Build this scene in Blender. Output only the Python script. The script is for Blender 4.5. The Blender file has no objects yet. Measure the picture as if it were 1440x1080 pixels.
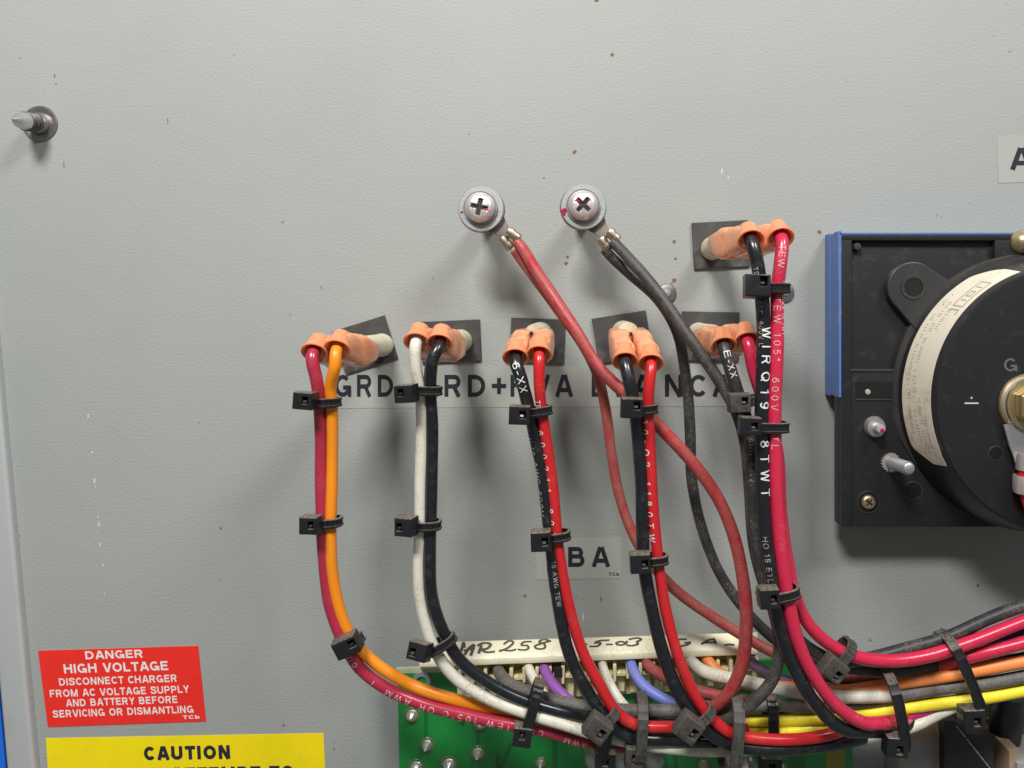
import bpy, bmesh, math, random
import numpy as np
from mathutils import Vector, Matrix
random.seed(7)
sc = bpy.context.scene
COL = sc.collection
R = math.radians

# ---------------------------------------------------------------- units, camera, light
S = 0.0002                 # one unit = 0.2 mm on the panel
VX, VY, D = 820.0, 450.0, 1020.0

def W(p):                  # panel units (x across, y down, d out of the panel) -> metres
    return Vector(((p[0]-720)*S, -p[2]*S, (540-p[1])*S))
def P(px, py, d):          # a sight point at depth d, in panel units
    k = (D-d)/D
    return np.array((VX+(px-VX)*k, VY+(py-VY)*k, float(d)))

cam = bpy.data.cameras.new('camera'); cam.sensor_fit = 'HORIZONTAL'; cam.sensor_width = 36
cam.lens = 36*D/1440; cam.clip_start = 0.002; cam.clip_end = 20
cam.shift_x = -(VX-720)/1440; cam.shift_y = -(540-VY)/1440
co = bpy.data.objects.new('camera', cam); COL.objects.link(co)
co.location = W((VX, VY, D)); co.rotation_euler = (R(90), 0, 0)
sc.camera = co

w = bpy.data.worlds.new('World'); sc.world = w; w.use_nodes = True
w.node_tree.nodes['Background'].inputs[0].default_value = (0.80, 0.84, 0.82, 1)
w.node_tree.nodes['Background'].inputs[1].default_value = 0.19

def area(name, loc, target, size, sizey, power, col):
    l = bpy.data.lights.new(name, 'AREA'); l.shape = 'RECTANGLE'; l.size = size; l.size_y = sizey
    l.energy = power; l.color = col
    o = bpy.data.objects.new(name, l); COL.objects.link(o); o.location = loc
    o.rotation_euler = (Vector(target)-Vector(loc)).to_track_quat('-Z', 'Y').to_euler()
    return o
area('ceiling_lamp', (-0.095, -0.40, 0.42), (0, 0, 0), 0.15, 0.09, 3.55, (1.0, 0.997, 0.975))
area('ceiling_tube', (0.36, -0.40, 0.52), (0.05, 0, 0.02), 0.22, 0.12, 2.85, (1.0, 1.0, 0.985))
sc.view_settings.view_transform = 'Standard'; sc.view_settings.look = 'None'
sc.view_settings.exposure = 0.0; sc.view_settings.gamma = 1.0

# ---------------------------------------------------------------- materials
def mat(name, col, rough=0.4, metal=0.0, dust=0.0, dustcol=(0.20, 0.165, 0.12), dscale=1700, bump=0.0, bscale=1500,
        var=0.0, sss=0.0, coat=0.0, spec=0.5, trans=0.0, topdust=0.0, alpha=1.0):
    m = bpy.data.materials.new(name); m.use_nodes = True
    nt = m.node_tree; b = nt.nodes['Principled BSDF']
    b.inputs['Roughness'].default_value = rough; b.inputs['Metallic'].default_value = metal
    b.inputs['Specular IOR Level'].default_value = spec; b.inputs['Coat Weight'].default_value = coat
    b.inputs['Coat Roughness'].default_value = 0.12
    b.inputs['Alpha'].default_value = alpha
    if sss:
        b.inputs['Subsurface Weight'].default_value = sss
        b.inputs['Subsurface Radius'].default_value = (1, .5, .25); b.inputs['Subsurface Scale'].default_value = 0.0022
    tc = nt.nodes.new('ShaderNodeTexCoord'); L = nt.links.new
    def noise(scale, detail=4, rgh=.6):
        n = nt.nodes.new('ShaderNodeTexNoise'); n.inputs['Scale'].default_value = scale
        n.inputs['Detail'].default_value = detail; n.inputs['Roughness'].default_value = rgh
        L(tc.outputs['Object'], n.inputs['Vector']); return n
    def ramp(src, a, bb):
        r = nt.nodes.new('ShaderNodeMapRange'); r.inputs[1].default_value = a; r.inputs[2].default_value = bb
        L(src, r.inputs[0]); return r.outputs[0]
    def mix(fac, c1, c2):
        x = nt.nodes.new('ShaderNodeMix'); x.data_type = 'RGBA'
        if hasattr(fac, 'links'): L(fac, x.inputs[0])
        else: x.inputs[0].default_value = fac
        for i, c in ((6, c1), (7, c2)):
            if hasattr(c, 'links'): L(c, x.inputs[i])
            else: x.inputs[i].default_value = (*c, 1)
        return x.outputs[2]
    def mul(a, k):
        x = nt.nodes.new('ShaderNodeMath'); x.operation = 'MULTIPLY'; L(a, x.inputs[0])
        if hasattr(k, 'links'): L(k, x.inputs[1])
        else: x.inputs[1].default_value = k
        return x.outputs[0]
    c = tuple(col)
    out = None
    if var:
        n = noise(230, 5)
        out = mix(ramp(n.outputs[0], .3, .7), tuple(x*(1-var) for x in c), tuple(min(1, x*(1+var)) for x in c))
    if dust:
        n = noise(dscale, 7, .72); n2 = noise(dscale*.12, 3)
        f = mul(ramp(n.outputs[0], .47-.05*dust, .66-.06*dust), ramp(n2.outputs[0], .56-.30*dust, .70-.20*dust))
        f = mul(f, min(1, .45+dust*.6))
        out = mix(f, out if out is not None else c, dustcol)
        rr = nt.nodes.new('ShaderNodeMapRange'); L(f, rr.inputs[0]); rr.inputs[3].default_value = rough; rr.inputs[4].default_value = .85
        L(rr.outputs[0], b.inputs['Roughness'])
    if topdust:
        g = nt.nodes.new('ShaderNodeNewGeometry'); sx = nt.nodes.new('ShaderNodeSeparateXYZ'); L(g.outputs['Normal'], sx.inputs[0])
        n = noise(1400, 5, .7)
        f = mul(mul(ramp(sx.outputs[2], .45, .95), ramp(n.outputs[0], .3, .55)), topdust)
        out = mix(f, out if out is not None else c, dustcol)
    if out is not None: L(out, b.inputs['Base Color'])
    else: b.inputs['Base Color'].default_value = (*c, 1)
    if bump:
        n = noise(bscale, 4, .55); bp = nt.nodes.new('ShaderNodeBump')
        bp.inputs['Strength'].default_value = bump; bp.inputs['Distance'].default_value = 0.0002
        L(n.outputs[0], bp.inputs['Height']); L(bp.outputs[0], b.inputs['Normal'])
    return m

def panel_mat():
    m = mat('grey_paint', (0.36, 0.37, 0.335), 0.62, spec=.32)
    nt = m.node_tree; b = nt.nodes['Principled BSDF']; L = nt.links.new
    tc = nt.nodes.new('ShaderNodeTexCoord')
    def noise(scale, det, rg=.55, sy=1):
        mp = nt.nodes.new('ShaderNodeMapping'); mp.inputs['Scale'].default_value = (1, 1, sy); L(tc.outputs['Object'], mp.inputs[0])
        n = nt.nodes.new('ShaderNodeTexNoise'); n.inputs['Scale'].default_value = scale; n.inputs['Detail'].default_value = det
        n.inputs['Roughness'].default_value = rg; L(mp.outputs[0], n.inputs['Vector']); return n.outputs[0]
    big = nt.nodes.new('ShaderNodeValToRGB'); L(noise(16, 3), big.inputs[0])
    big.color_ramp.elements[0].position = .3; big.color_ramp.elements[0].color = (0.368, 0.366, 0.350, 1)
    big.color_ramp.elements[1].position = .7; big.color_ramp.elements[1].color = (0.330, 0.348, 0.328, 1)
    # fine specks of dirt
    sp = nt.nodes.new('ShaderNodeMapRange'); L(noise(420, 2, .4), sp.inputs[0]); sp.inputs[1].default_value = .785; sp.inputs[2].default_value = .84
    k = nt.nodes.new('ShaderNodeMix'); k.data_type = 'RGBA'; L(sp.outputs[0], k.inputs[0]); L(big.outputs[0], k.inputs[6]); k.inputs[7].default_value = (.17, .15, .12, 1)
    L(k.outputs[2], b.inputs['Base Color'])
    bp = nt.nodes.new('ShaderNodeBump'); bp.inputs['Strength'].default_value = .42; bp.inputs['Distance'].default_value = 0.00026
    L(noise(900, 3, .55, 1.8), bp.inputs['Height'])
    L(bp.outputs[0], b.inputs['Normal'])
    return m

def worn(m, lo, hi, scale=2600):
    nt = m.node_tree; b = nt.nodes['Principled BSDF']; tc = nt.nodes.new('ShaderNodeTexCoord'); n = nt.nodes.new('ShaderNodeTexNoise')
    n.inputs['Scale'].default_value = scale; n.inputs['Detail'].default_value = 4; nt.links.new(tc.outputs['Object'], n.inputs['Vector'])
    r = nt.nodes.new('ShaderNodeMapRange'); r.inputs[1].default_value = lo; r.inputs[2].default_value = hi
    nt.links.new(n.outputs[0], r.inputs[0]); nt.links.new(r.outputs[0], b.inputs['Alpha']); return m
M = dict(
 panel=panel_mat(),
 threadshade=mat('shaded_thread_steel', (0.20, 0.195, 0.19), .32, .8, dust=.3),  # screw steel darkened to stand for the shade in the thread grooves
 threadsteel=mat('screw_steel', (0.62, 0.61, 0.60), .30, .85, dust=.25),
 steel=mat('grey_zinc', (0.55, 0.56, 0.56), .42, .85, dust=.25, bump=.15),
 bright=mat('bright_steel', (0.80, 0.75, 0.73), .36, .70, dust=.3, dustcol=(.42, .30, .26), bump=.2, bscale=900),
 darksteel=mat('dull_steel', (0.36, 0.34, 0.34), .38, .9, dust=.25),
 lugmetal=mat('tarnished_tin', (0.16, 0.13, 0.12), .62, .4, dust=.4),
 lugbright=mat('tinned_crimp', (0.50, 0.43, 0.33), .36, .9, dust=.45, bump=.3),
 brass=mat('aged_brass', (0.62, 0.50, 0.30), .36, .9, dust=.3, dustcol=(.3, .22, .12)),
 redink=mat('red_lacquer', (0.36, 0.012, 0.06), .35),
 pinkstain=mat('pink_stain', (0.62, 0.30, 0.36), .4, .5),
 recess=mat('dark_recess', (0.05, 0.045, 0.05), .5, .6),
 rust=mat('rust', (0.21, 0.10, 0.035), .8, var=.3),
 paintscratch=mat('bare_scratch', (0.62, 0.62, 0.58), .6),
 dirt=mat('dirt_mark', (0.16, 0.14, 0.115), .8),
 plate=mat('black_fibre', (0.055, 0.050, 0.048), .55, dust=.5, dustcol=(.15, .135, .12), dscale=300, bump=.2),
 cream=mat('cream_nylon', (0.66, 0.62, 0.46), .40, sss=.2, dust=.25, dustcol=(.35, .27, .15)),
 creamblock=mat('cream_connector', (0.75, 0.70, 0.51), .42, sss=.1, dust=.22, dustcol=(.40, .33, .2), bump=.1),
 celldivider=mat('cell_cream', (0.78, 0.70, 0.42), .42, sss=.1, dust=.35, dustcol=(.34, .26, .1)),
 creamdeep=mat('aged_cream', (0.62, 0.53, 0.24), .5, dust=.4, dustcol=(.25, .18, .06)),
 boot=mat('orange_vinyl', (0.84, 0.36, 0.18), .25, coat=.35, sss=.7, dust=.22, dustcol=(.74, .46, .30), dscale=700, bump=.5, bscale=420, var=.12),
 collar=mat('orange_collar', (0.84, 0.28, 0.13), .25, coat=.35, sss=.6, bump=.25, bscale=500),
 tie=mat('black_nylon', (0.014, 0.014, 0.017), .28, bump=.12, topdust=.7, dustcol=(.25, .205, .155)),
 tiedusty=mat('dusty_nylon', (0.034, 0.032, 0.030), .5, dust=.8, dscale=6000, bump=.2, topdust=.9, dustcol=(.115, .10, .082)),
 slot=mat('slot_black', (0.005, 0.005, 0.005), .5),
 red=mat('red_vinyl', (0.56, 0.018, 0.022), .28, coat=.15, dust=.08, dustcol=(.35, .12, .08)),
 crimson=mat('crimson_vinyl', (0.40, 0.026, 0.055), .26, coat=.15, dust=.08, dustcol=(.4, .15, .13)),
 rose=mat('rose_vinyl', (0.60, 0.024, 0.070), .26, coat=.15, dust=.06, dustcol=(.6, .2, .18)),
 dustyred=mat('dusty_red_vinyl', (0.36, 0.045, 0.048), .45, dust=.85, dscale=2600, dustcol=(.34, .16, .11)),
 darkred=mat('dark_red_vinyl', (0.40, 0.026, 0.036), .36, dust=.8, dscale=2800, dustcol=(.32, .13, .09)),
 orange=mat('orange_wire_vinyl', (0.90, 0.27, 0.012), .34, dust=.06, dustcol=(.5, .3, .15)),
 orangedull=mat('dull_orange_vinyl', (0.90, 0.27, 0.07), .42, dust=.22, dustcol=(.36, .2, .1)),
 white=mat('white_vinyl', (0.70, 0.66, 0.56), .40, dust=.42, dustcol=(.33, .27, .17)),
 whitedirty=mat('dirty_white_vinyl', (0.72, 0.67, 0.58), .45, dust=.62, dustcol=(.30, .22, .13)),
 black=mat('black_vinyl', (0.011, 0.012, 0.015), .27, coat=.15, dust=.16, dscale=3200, dustcol=(.12, .11, .10)),
 blackdusty=mat('dusty_black_vinyl', (0.034, 0.033, 0.035), .5, dust=.7, dscale=2600, dustcol=(.15, .125, .10)),
 greywire=mat('grey_vinyl', (0.085, 0.080, 0.082), .5, dust=.9, dscale=2600, dustcol=(.23, .195, .15)),
 charcoal=mat('charcoal_vinyl', (0.030, 0.029, 0.032), .42, dust=.5, dustcol=(.17, .145, .11)),
 yellow=mat('yellow_vinyl', (0.93, 0.76, 0.03), .36, dust=.2, dustcol=(.4, .3, .06)),
 purple=mat('purple_vinyl', (0.27, 0.085, 0.36), .42, dust=.25, dustcol=(.3, .2, .26)),
 violetdusty=mat('dusty_violet_vinyl', (0.13, 0.08, 0.17), .5, dust=.5, dustcol=(.26, .2, .2)),
 blue=mat('blue_vinyl', (0.15, 0.19, 0.56), .42, dust=.5, dustcol=(.28, .26, .3)),
 navy=mat('navy_vinyl', (0.03, 0.03, 0.16), .42),
 magenta=mat('magenta_vinyl', (0.45, 0.02, 0.12), .4),
 printw=mat('white_print', (0.80, 0.80, 0.78), .5),
 printdim=mat('faded_print', (0.42, 0.40, 0.37), .6),
 printpink=mat('pink_print', (0.75, 0.42, 0.45), .6),
 tape=mat('clear_tape', (0.395, 0.402, 0.362), .30, spec=.5, bump=.08, bscale=400),
 tapepale=mat('pale_tape', (0.405, 0.412, 0.375), .30, bump=.08, bscale=400),
 ink=mat('black_ink', (0.022, 0.020, 0.030), .45),
 marker=mat('brown_marker', (0.055, 0.035, 0.025), .5),
 labelred=mat('red_label', (0.88, 0.030, 0.020), .34, var=.05, dust=.05, dustcol=(.5, .1, .08), bump=.1, bscale=300),
 labelwhite=mat('white_lettering', (0.85, 0.80, 0.78), .45),
 labelyellow=mat('yellow_label', (0.97, 0.76, 0.003), .36, var=.03, dust=.06, dustcol=(.6, .45, .05), bump=.1, bscale=300),
 bluetape=mat('blue_tape', (0.085, 0.17, 0.42), .45, dust=.3, dustcol=(.3, .26, .3), bump=.1),
 bluepaint=mat('blue_paint', (0.015, 0.15, 0.72), .35),
 frame=mat('frame_paint', (0.44, 0.45, 0.45), .38, dust=.3, dustcol=(.33, .27, .2), dscale=250),
 bakelite=mat('black_bakelite', (0.016, 0.016, 0.018), .36, dust=.04, dustcol=(.08, .07, .06), dscale=2600, topdust=.3),
 bakelitedull=mat('dusty_bakelite', (0.030, 0.028, 0.027), .5, dust=.3, dustcol=(.075, .06, .05), dscale=1500, topdust=.5),
 eargrey=mat('worn_bakelite', (0.034, 0.034, 0.035), .38, dust=.05, dustcol=(.08, .07, .06), dscale=1500),
 paper=mat('aged_paper', (0.76, 0.69, 0.56), .65, dust=.3, dustcol=(.45, .34, .22), dscale=260),
 pcb=mat('green_solder_mask', (0.008, 0.23, 0.040), .30, var=.10, coat=.3),
 trace=mat('dark_green_trace', (0.006, 0.14, 0.028), .30, coat=.3),
 pcbedge=mat('pcb_edge', (0.42, 0.46, 0.30), .6),
 gold=mat('bare_board_strip', (0.30, 0.25, 0.03), .5, dust=.5, dustcol=(.14, .16, .03), dscale=700),
 solder=mat('solder', (0.80, 0.78, 0.74), .34, .9),
 flux=mat('flux_ring', (0.10, 0.17, 0.06), .25),
 copper=mat('copper_strand', (0.80, 0.62, 0.30), .3, .95),
 greyblock=mat('grey_moulding', (0.31, 0.30, 0.29), .5, dust=.3),
 tan=mat('tan_edge', (0.36, 0.25, 0.16), .6, dust=.3),
 olive=mat('olive_grime', (0.10, 0.10, 0.035), .6, dust=.5, dustcol=(.05, .045, .02)),
)

worn(M['printw'], .30, .40); worn(M['printdim'], .36, .50); worn(M['printpink'], .32, .46)
# ---------------------------------------------------------------- mesh building
def V3(a): return np.array(a, float)
def unit(v): v = V3(v); return v/np.linalg.norm(v)

class MB:
    """Vertices in panel units; build() turns them into one mesh object."""
    def __init__(s): s.v = []; s.f = []
    def add(s, vs, fs):
        o = len(s.v); s.v += [tuple(x) for x in vs]; s.f += [tuple(i+o for i in f) for f in fs]; return s
    def box(s, c, size, ex=(1,0,0), ey=(0,1,0), ez=(0,0,1), taper=1.0):
        c = V3(c); ex, ey, ez = unit(ex), unit(ey), unit(ez); a, b, h = [x/2 for x in size]
        vs = []
        for z in (-1, 1):
            k = 1 if z < 0 else taper
            for x, y in ((-1,-1),(1,-1),(1,1),(-1,1)): vs.append(c+ex*a*x*k+ey*b*y*k+ez*h*z)
        return s.add(vs, [(0,3,2,1),(4,5,6,7),(0,1,5,4),(1,2,6,5),(2,3,7,6),(3,0,4,7)])
    def loft(s, rings, cap=True, closed=True):
        n = len(rings[0]); vs = [p for r in rings for p in r]; fs = []
        for i in range(len(rings)-1):
            for j in range(n if closed else n-1):
                k = (j+1) % n; fs.append((i*n+j, i*n+k, (i+1)*n+k, (i+1)*n+j))
        if cap: fs += [tuple(range(n)), tuple(range((len(rings)-1)*n, len(rings)*n))]
        return s.add(vs, fs)
    def lathe(s, prof, o, ax=(0,0,1), n=32, up=None):
        o = V3(o); ax = unit(ax)
        h = V3((1,0,0)) if abs(ax[0]) < .8 else V3((0,1,0))
        e1 = unit(np.cross(ax, h)); e2 = np.cross(ax, e1)
        rings = [[o+ax*z+(e1*math.cos(2*math.pi*j/n)+e2*math.sin(2*math.pi*j/n))*max(r, 1e-3) for j in range(n)] for r, z in prof]
        return s.loft(rings)
    def ringlathe(s, prof, o, ax=(0,0,1), n=32):     # closed profile, no caps
        o = V3(o); ax = unit(ax); h = V3((1,0,0)) if abs(ax[0]) < .8 else V3((0,1,0))
        e1 = unit(np.cross(ax, h)); e2 = np.cross(ax, e1); prof = list(prof)+[prof[0]]
        rings = [[o+ax*z+(e1*math.cos(2*math.pi*j/n)+e2*math.sin(2*math.pi*j/n))*r for j in range(n)] for r, z in prof]
        return s.loft(rings, cap=False)
    def prism(s, poly, d0, d1):
        return s.loft([[(x, y, d0) for x, y in poly], [(x, y, d1) for x, y in poly]])
    def build(s, name, m, parent=None, bevel=0, seg=2, sharp=38, flat=False, keep=False):
        vs = [W(p) for p in s.v]
        lo = Vector([min(v[i] for v in vs) for i in range(3)]); hi = Vector([max(v[i] for v in vs) for i in range(3)])
        c = (lo+hi)/2
        me = bpy.data.meshes.new(name); bm = bmesh.new()
        bv = [bm.verts.new(v-c) for v in vs]
        for f in s.f:
            try: bm.faces.new([bv[i] for i in f])
            except ValueError: pass
        bmesh.ops.remove_doubles(bm, verts=bm.verts, dist=1e-7)
        bmesh.ops.recalc_face_normals(bm, faces=bm.faces)
        if bevel:
            es = [e for e in bm.edges if len(e.link_faces) == 2 and e.calc_face_angle(0) > R(25)]
            bmesh.ops.bevel(bm, geom=es, offset=bevel*S, segments=seg, affect='EDGES', profile=.6, clamp_overlap=True)
        bm.to_mesh(me); bm.free()
        return finish(name, me, m, c, parent, sharp, flat)

def finish(name, me, m, c, parent=None, sharp=38, flat=False):
    if not flat:
        for p in me.polygons: p.use_smooth = True
        me.set_sharp_from_angle(angle=R(sharp))
    me.materials.append(m if not isinstance(m, str) else M[m])
    o = bpy.data.objects.new(name, me); COL.objects.link(o); o.location = c
    if parent is not None:
        o.parent = parent; o.location = c-world_loc(parent)
    return o
def world_loc(o):
    l = o.location.copy()
    while o.parent is not None: o = o.parent; l += o.location
    return l
def empty(name, p):
    o = bpy.data.objects.new(name, None); o.empty_display_size = .002; COL.objects.link(o); o.location = W(p); return o
def tag(o, label=None, cat=None, group=None, kind=None):
    if label: o['label'] = label
    if cat: o['category'] = cat
    if group: o['group'] = group
    if kind: o['kind'] = kind
    return o

def glyph(ch, t):
    """one letter of the label face as centre lines: width and strokes, cap height 1"""
    h = t/2; T = 1-h; B = h
    def arc(cx, cy, rx, ry, a0, a1, n=14): return [(cx+rx*math.cos(R(a0+(a1-a0)*i/n)), cy+ry*math.sin(R(a0+(a1-a0)*i/n))) for i in range(n+1)]
    def sp(pts): return [tuple(q[:2]) for q in spline([(x, y, 0) for x, y in pts], .07)]
    bowl = lambda x0, x1, y0, y1: [(x0, y1)]+arc(x1-min(.36, (y1-y0)/2), (y0+y1)/2, min(.36, (y1-y0)/2), (y1-y0)/2, 90, -90)+[(x0, y0)]
    G = {
     'A': (.94, [[(h*.9, 0), (.47-.035, 1)], [(.94-h*.9, 0), (.47+.035, 1)], [(.22, .31), (.72, .31)]]),
     'B': (.84, [[(h, 0), (h, 1)], bowl(h, .77-h, .53, T), bowl(h, .84-h, B, .53)]),
     'C': (.80, [arc(.45, .5, .45-h, .5-h, 40, 320, 30)]),
     'D': (.88, [[(h, 0), (h, 1)], [(h, T)]+arc(.88-h-.42, .5, .42, .5-h, 90, -90, 22)+[(h, B)]]),
     'E': (.76, [[(h, 0), (h, 1)], [(h, T), (.73, T)], [(h, .52), (.68, .52)], [(h, B), (.76, B)]]),
     'F': (.72, [[(h, 0), (h, 1)], [(h, T), (.72, T)], [(h, .50), (.64, .50)]]),
     'G': (.94, [arc(.46, .5, .46-h, .5-h, 42, 335, 30), [(.48, .42), (.93, .42)], [(.93-h*.8, .46), (.93-h*.8, 0)]]),
     'H': (.86, [[(h, 0), (h, 1)], [(.86-h, 0), (.86-h, 1)], [(h, .53), (.86-h, .53)]]),
     'I': (t+.02, [[(h+.01, 0), (h+.01, 1)]]),
     'J': (.66, [[(.66-h, 1), (.66-h, .3)]+arc(.33, .3, .33-h, .3-h, 0, -170)]),
     'K': (.88, [[(h, 0), (h, 1)], [(h, .33), (.80, 1)], [(.34, .58), (.84, 0)]]),
     'L': (.70, [[(h, 0), (h, 1)], [(h, B), (.70, B)]]),
     'M': (1.02, [[(h, 0), (h, 1)], [(1.02-h, 0), (1.02-h, 1)], [(h, 1), (.51, .02)], [(1.02-h, 1), (.51, .02)]]),
     'N': (.86, [[(h, 0), (h, 1)], [(.86-h, 0), (.86-h, 1)], [(h*1.1, 1), (.86-h*1.1, 0)]]),
     'O': (.96, [arc(.48, .5, .48-h, .5-h, 0, 360, 36)]),
     'P': (.80, [[(h, 0), (h, 1)], bowl(h, .80-h, .44, T)]),
     'Q': (.96, [arc(.48, .5, .48-h, .5-h, 0, 360, 36), [(.56, .28), (.90, 0)]]),
     'R': (.86, [[(h, 0), (h, 1)], bowl(h, .82-h, .47, T), [(.48, .47), (.84-h, .0)]]),
     'S': (.80, [sp([(.76, .70), (.66, .86), (.40, 1-h), (.16, .88), (.10, .73), (.18, .61), (.40, .53), (.64, .44), (.71, .28), (.63, .13), (.40, h), (.14, .13), (.05, .31)])]),
     'T': (.78, [[(.39, 0), (.39, 1)], [(0, T), (.78, T)]]),
     'U': (.86, [[(h, 1), (h, .36)]+arc(.43, .36, .43-h, .36-h, 180, 360)+[(.86-h, 1)]]),
     'V': (.88, [[(h*.9, 1), (.44-.03, 0)], [(.88-h*.9, 1), (.44+.03, 0)]]),
     'W': (1.20, [[(h*.9, 1), (.31, 0)], [(.33, 0), (.60, 1)], [(.60, 1), (.87, 0)], [(.89, 0), (1.20-h*.9, 1)]]),
     'X': (.86, [[(h, 0), (.86-h, 1)], [(h, 1), (.86-h, 0)]]),
     'Y': (.86, [[(h, 1), (.43, .42)], [(.86-h, 1), (.43, .42)], [(.43, .5), (.43, 0)]]),
     'Z': (.78, [[(0, T), (.76, T)], [(.02, B), (.78, B)], [(.70, T), (.08, B)]]),
     '0': (.70, [arc(.35, .5, .35-h, .5-h, 0, 360, 30)]), '1': (.50, [[(.34, 0), (.34, 1)], [(.06, .74), (.34, .86)]]),
     '2': (.70, [sp([(h, .66), (.14, .88), (.35, 1-h), (.58, .88), (.62, .70), (.5, .48), (.2, .2), (h, h)]), [(.02, B), (.68, B)]]),
     '3': (.70, [arc(.33, .73, .33-h, .27-h, 150, -90), arc(.33, .28, .37-h, .28-h, 90, -150)]), '4': (.74, [[(.52, 0), (.52, 1)], [(.5, 1), (.06, .3)], [(.02, .28), (.72, .28)]]),
     '5': (.70, [[(.62, T), (.16, T)], [(.17, 1), (.11, .50)], arc(.34, .33, .36-h, .33-h, 130, -150)]),
     '6': (.70, [arc(.35, .33, .35-h, .33-h, 0, 360, 24), sp([(.60, .78), (.42, 1-h), (.20, .84), (h, .5), (h, .33)])]),
     '7': (.66, [[(0, T), (.62, T)], [(.60, T), (.24, 0)]]), '8': (.70, [arc(.35, .74, .31-h, .26-h, 0, 360, 22), arc(.35, .28, .35-h, .28-h, 0, 360, 22)]),
     '9': (.70, [arc(.35, .67, .35-h, .33-h, 0, 360, 24), sp([(.10, .22), (.28, h), (.50, .16), (.70-h, .5), (.70-h, .67)])]),
     '+': (.74, [[(.37, .12), (.37, .86)], [(.0, .49), (.74, .49)]]), '-': (.42, [[(0, .38), (.42, .38)]]),
     '\u00b0': (.36, [arc(.18, .82, .12, .12, 0, 360, 14)]), 'b': (.74, [[(h, 0), (h, 1)], arc(.38, .34, .36-h, .34-h, 0, 360, 22)]), ' ': (.34, []),
    }
    return G[ch]
def text_mesh(body, size, bold=0.0, spacing=1.0, align='LEFT', width=1.0):
    """flat lettering: (x, y up, layer) corners and faces; cap height is .725 of size"""
    t = .145+bold*1.9; cap = size*.725; vs = []; fs = []; x0 = 0.0
    for ch in body:
        w_, lines = glyph(ch, t)
        for k, ln in enumerate(lines):
            p = np.array(ln, float); closed = len(p) > 6 and np.linalg.norm(p[0]-p[-1]) < 1e-6; n = len(p)
            sg = np.diff(p, axis=0); sg /= np.linalg.norm(sg, axis=1)[:, None]+1e-9; o = len(vs)
            for i in range(n):
                a_ = sg[i-1] if i > 0 else (sg[-1] if closed else sg[0]); b_ = sg[i] if i < n-1 else (sg[0] if closed else sg[-1])
                na = np.array((-a_[1], a_[0])); nb_ = np.array((-b_[1], b_[0])); m_ = na+nb_; m_ /= np.linalg.norm(m_)+1e-9
                m_ = m_/max(.5, float(np.dot(m_, na)))*t/2
                vs += [((x0+p[i, 0]+m_[0])*cap, (p[i, 1]+m_[1])*cap, k), ((x0+p[i, 0]-m_[0])*cap, (p[i, 1]-m_[1])*cap, k)]
            fs += [(o+2*i, o+2*i+1, o+2*i+3, o+2*i+2) for i in range(n-1)]
        x0 += w_+(.10 if ch in 'ATVWYL' else .16)+(spacing-1)*.6
    return [(x*width, y, k) for x, y, k in vs], fs
def fit_text(body, x0, x1, ybase, cap, bold=0.02, spacing=1.0):
    """lettering stretched so that it spans x0..x1 with the given cap height, on a y-down plane"""
    vs, fs = text_mesh(body, 100, bold, spacing)
    a = np.array(vs); mx, Mx = a[:,0].min(), a[:,0].max()
    return [(x0+(x-mx)/(Mx-mx)*(x1-x0), ybase-y/72.5*cap, k) for x, y, k in vs], fs

def flat_text(items, d, m, parent, name='lettering', rot=0, pivot=(0, 0), shear=None):
    mb = MB(); c, s_ = math.cos(R(rot)), math.sin(R(rot))
    for vs, fs in items:
        out = []
        for x, y, k in vs:
            dx, dy = x-pivot[0], y-pivot[1]
            out.append((pivot[0]+dx*c-dy*s_, pivot[1]+dx*s_+dy*c, d+.035*k))
        mb.add(out, fs)
    return mb.build(name, m, parent, flat=True)

def strokes(lines, width, d, m, parent, name='handwriting'):
    mb = MB()
    for ln in lines:
        p = np.array(ln, float)
        if len(p) > 2: p = spline(np.c_[p, np.zeros(len(p))], 2.0)[:, :2]
        t = np.gradient(p, axis=0); t /= (np.linalg.norm(t, axis=1)[:, None]+1e-9)
        nrm = np.c_[-t[:,1], t[:,0]]
        vs = []; n = len(p)
        for i in range(n):
            k = width/2*(.75+.45*math.sin(2.3*i/n*3.0+p[i,0]*.13))
            vs += [(*(p[i]+nrm[i]*k), d), (*(p[i]-nrm[i]*k), d)]
        mb.add(vs, [(2*i, 2*i+1, 2*i+3, 2*i+2) for i in range(n-1)])
    return mb.build(name, m, parent, flat=True)

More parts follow.
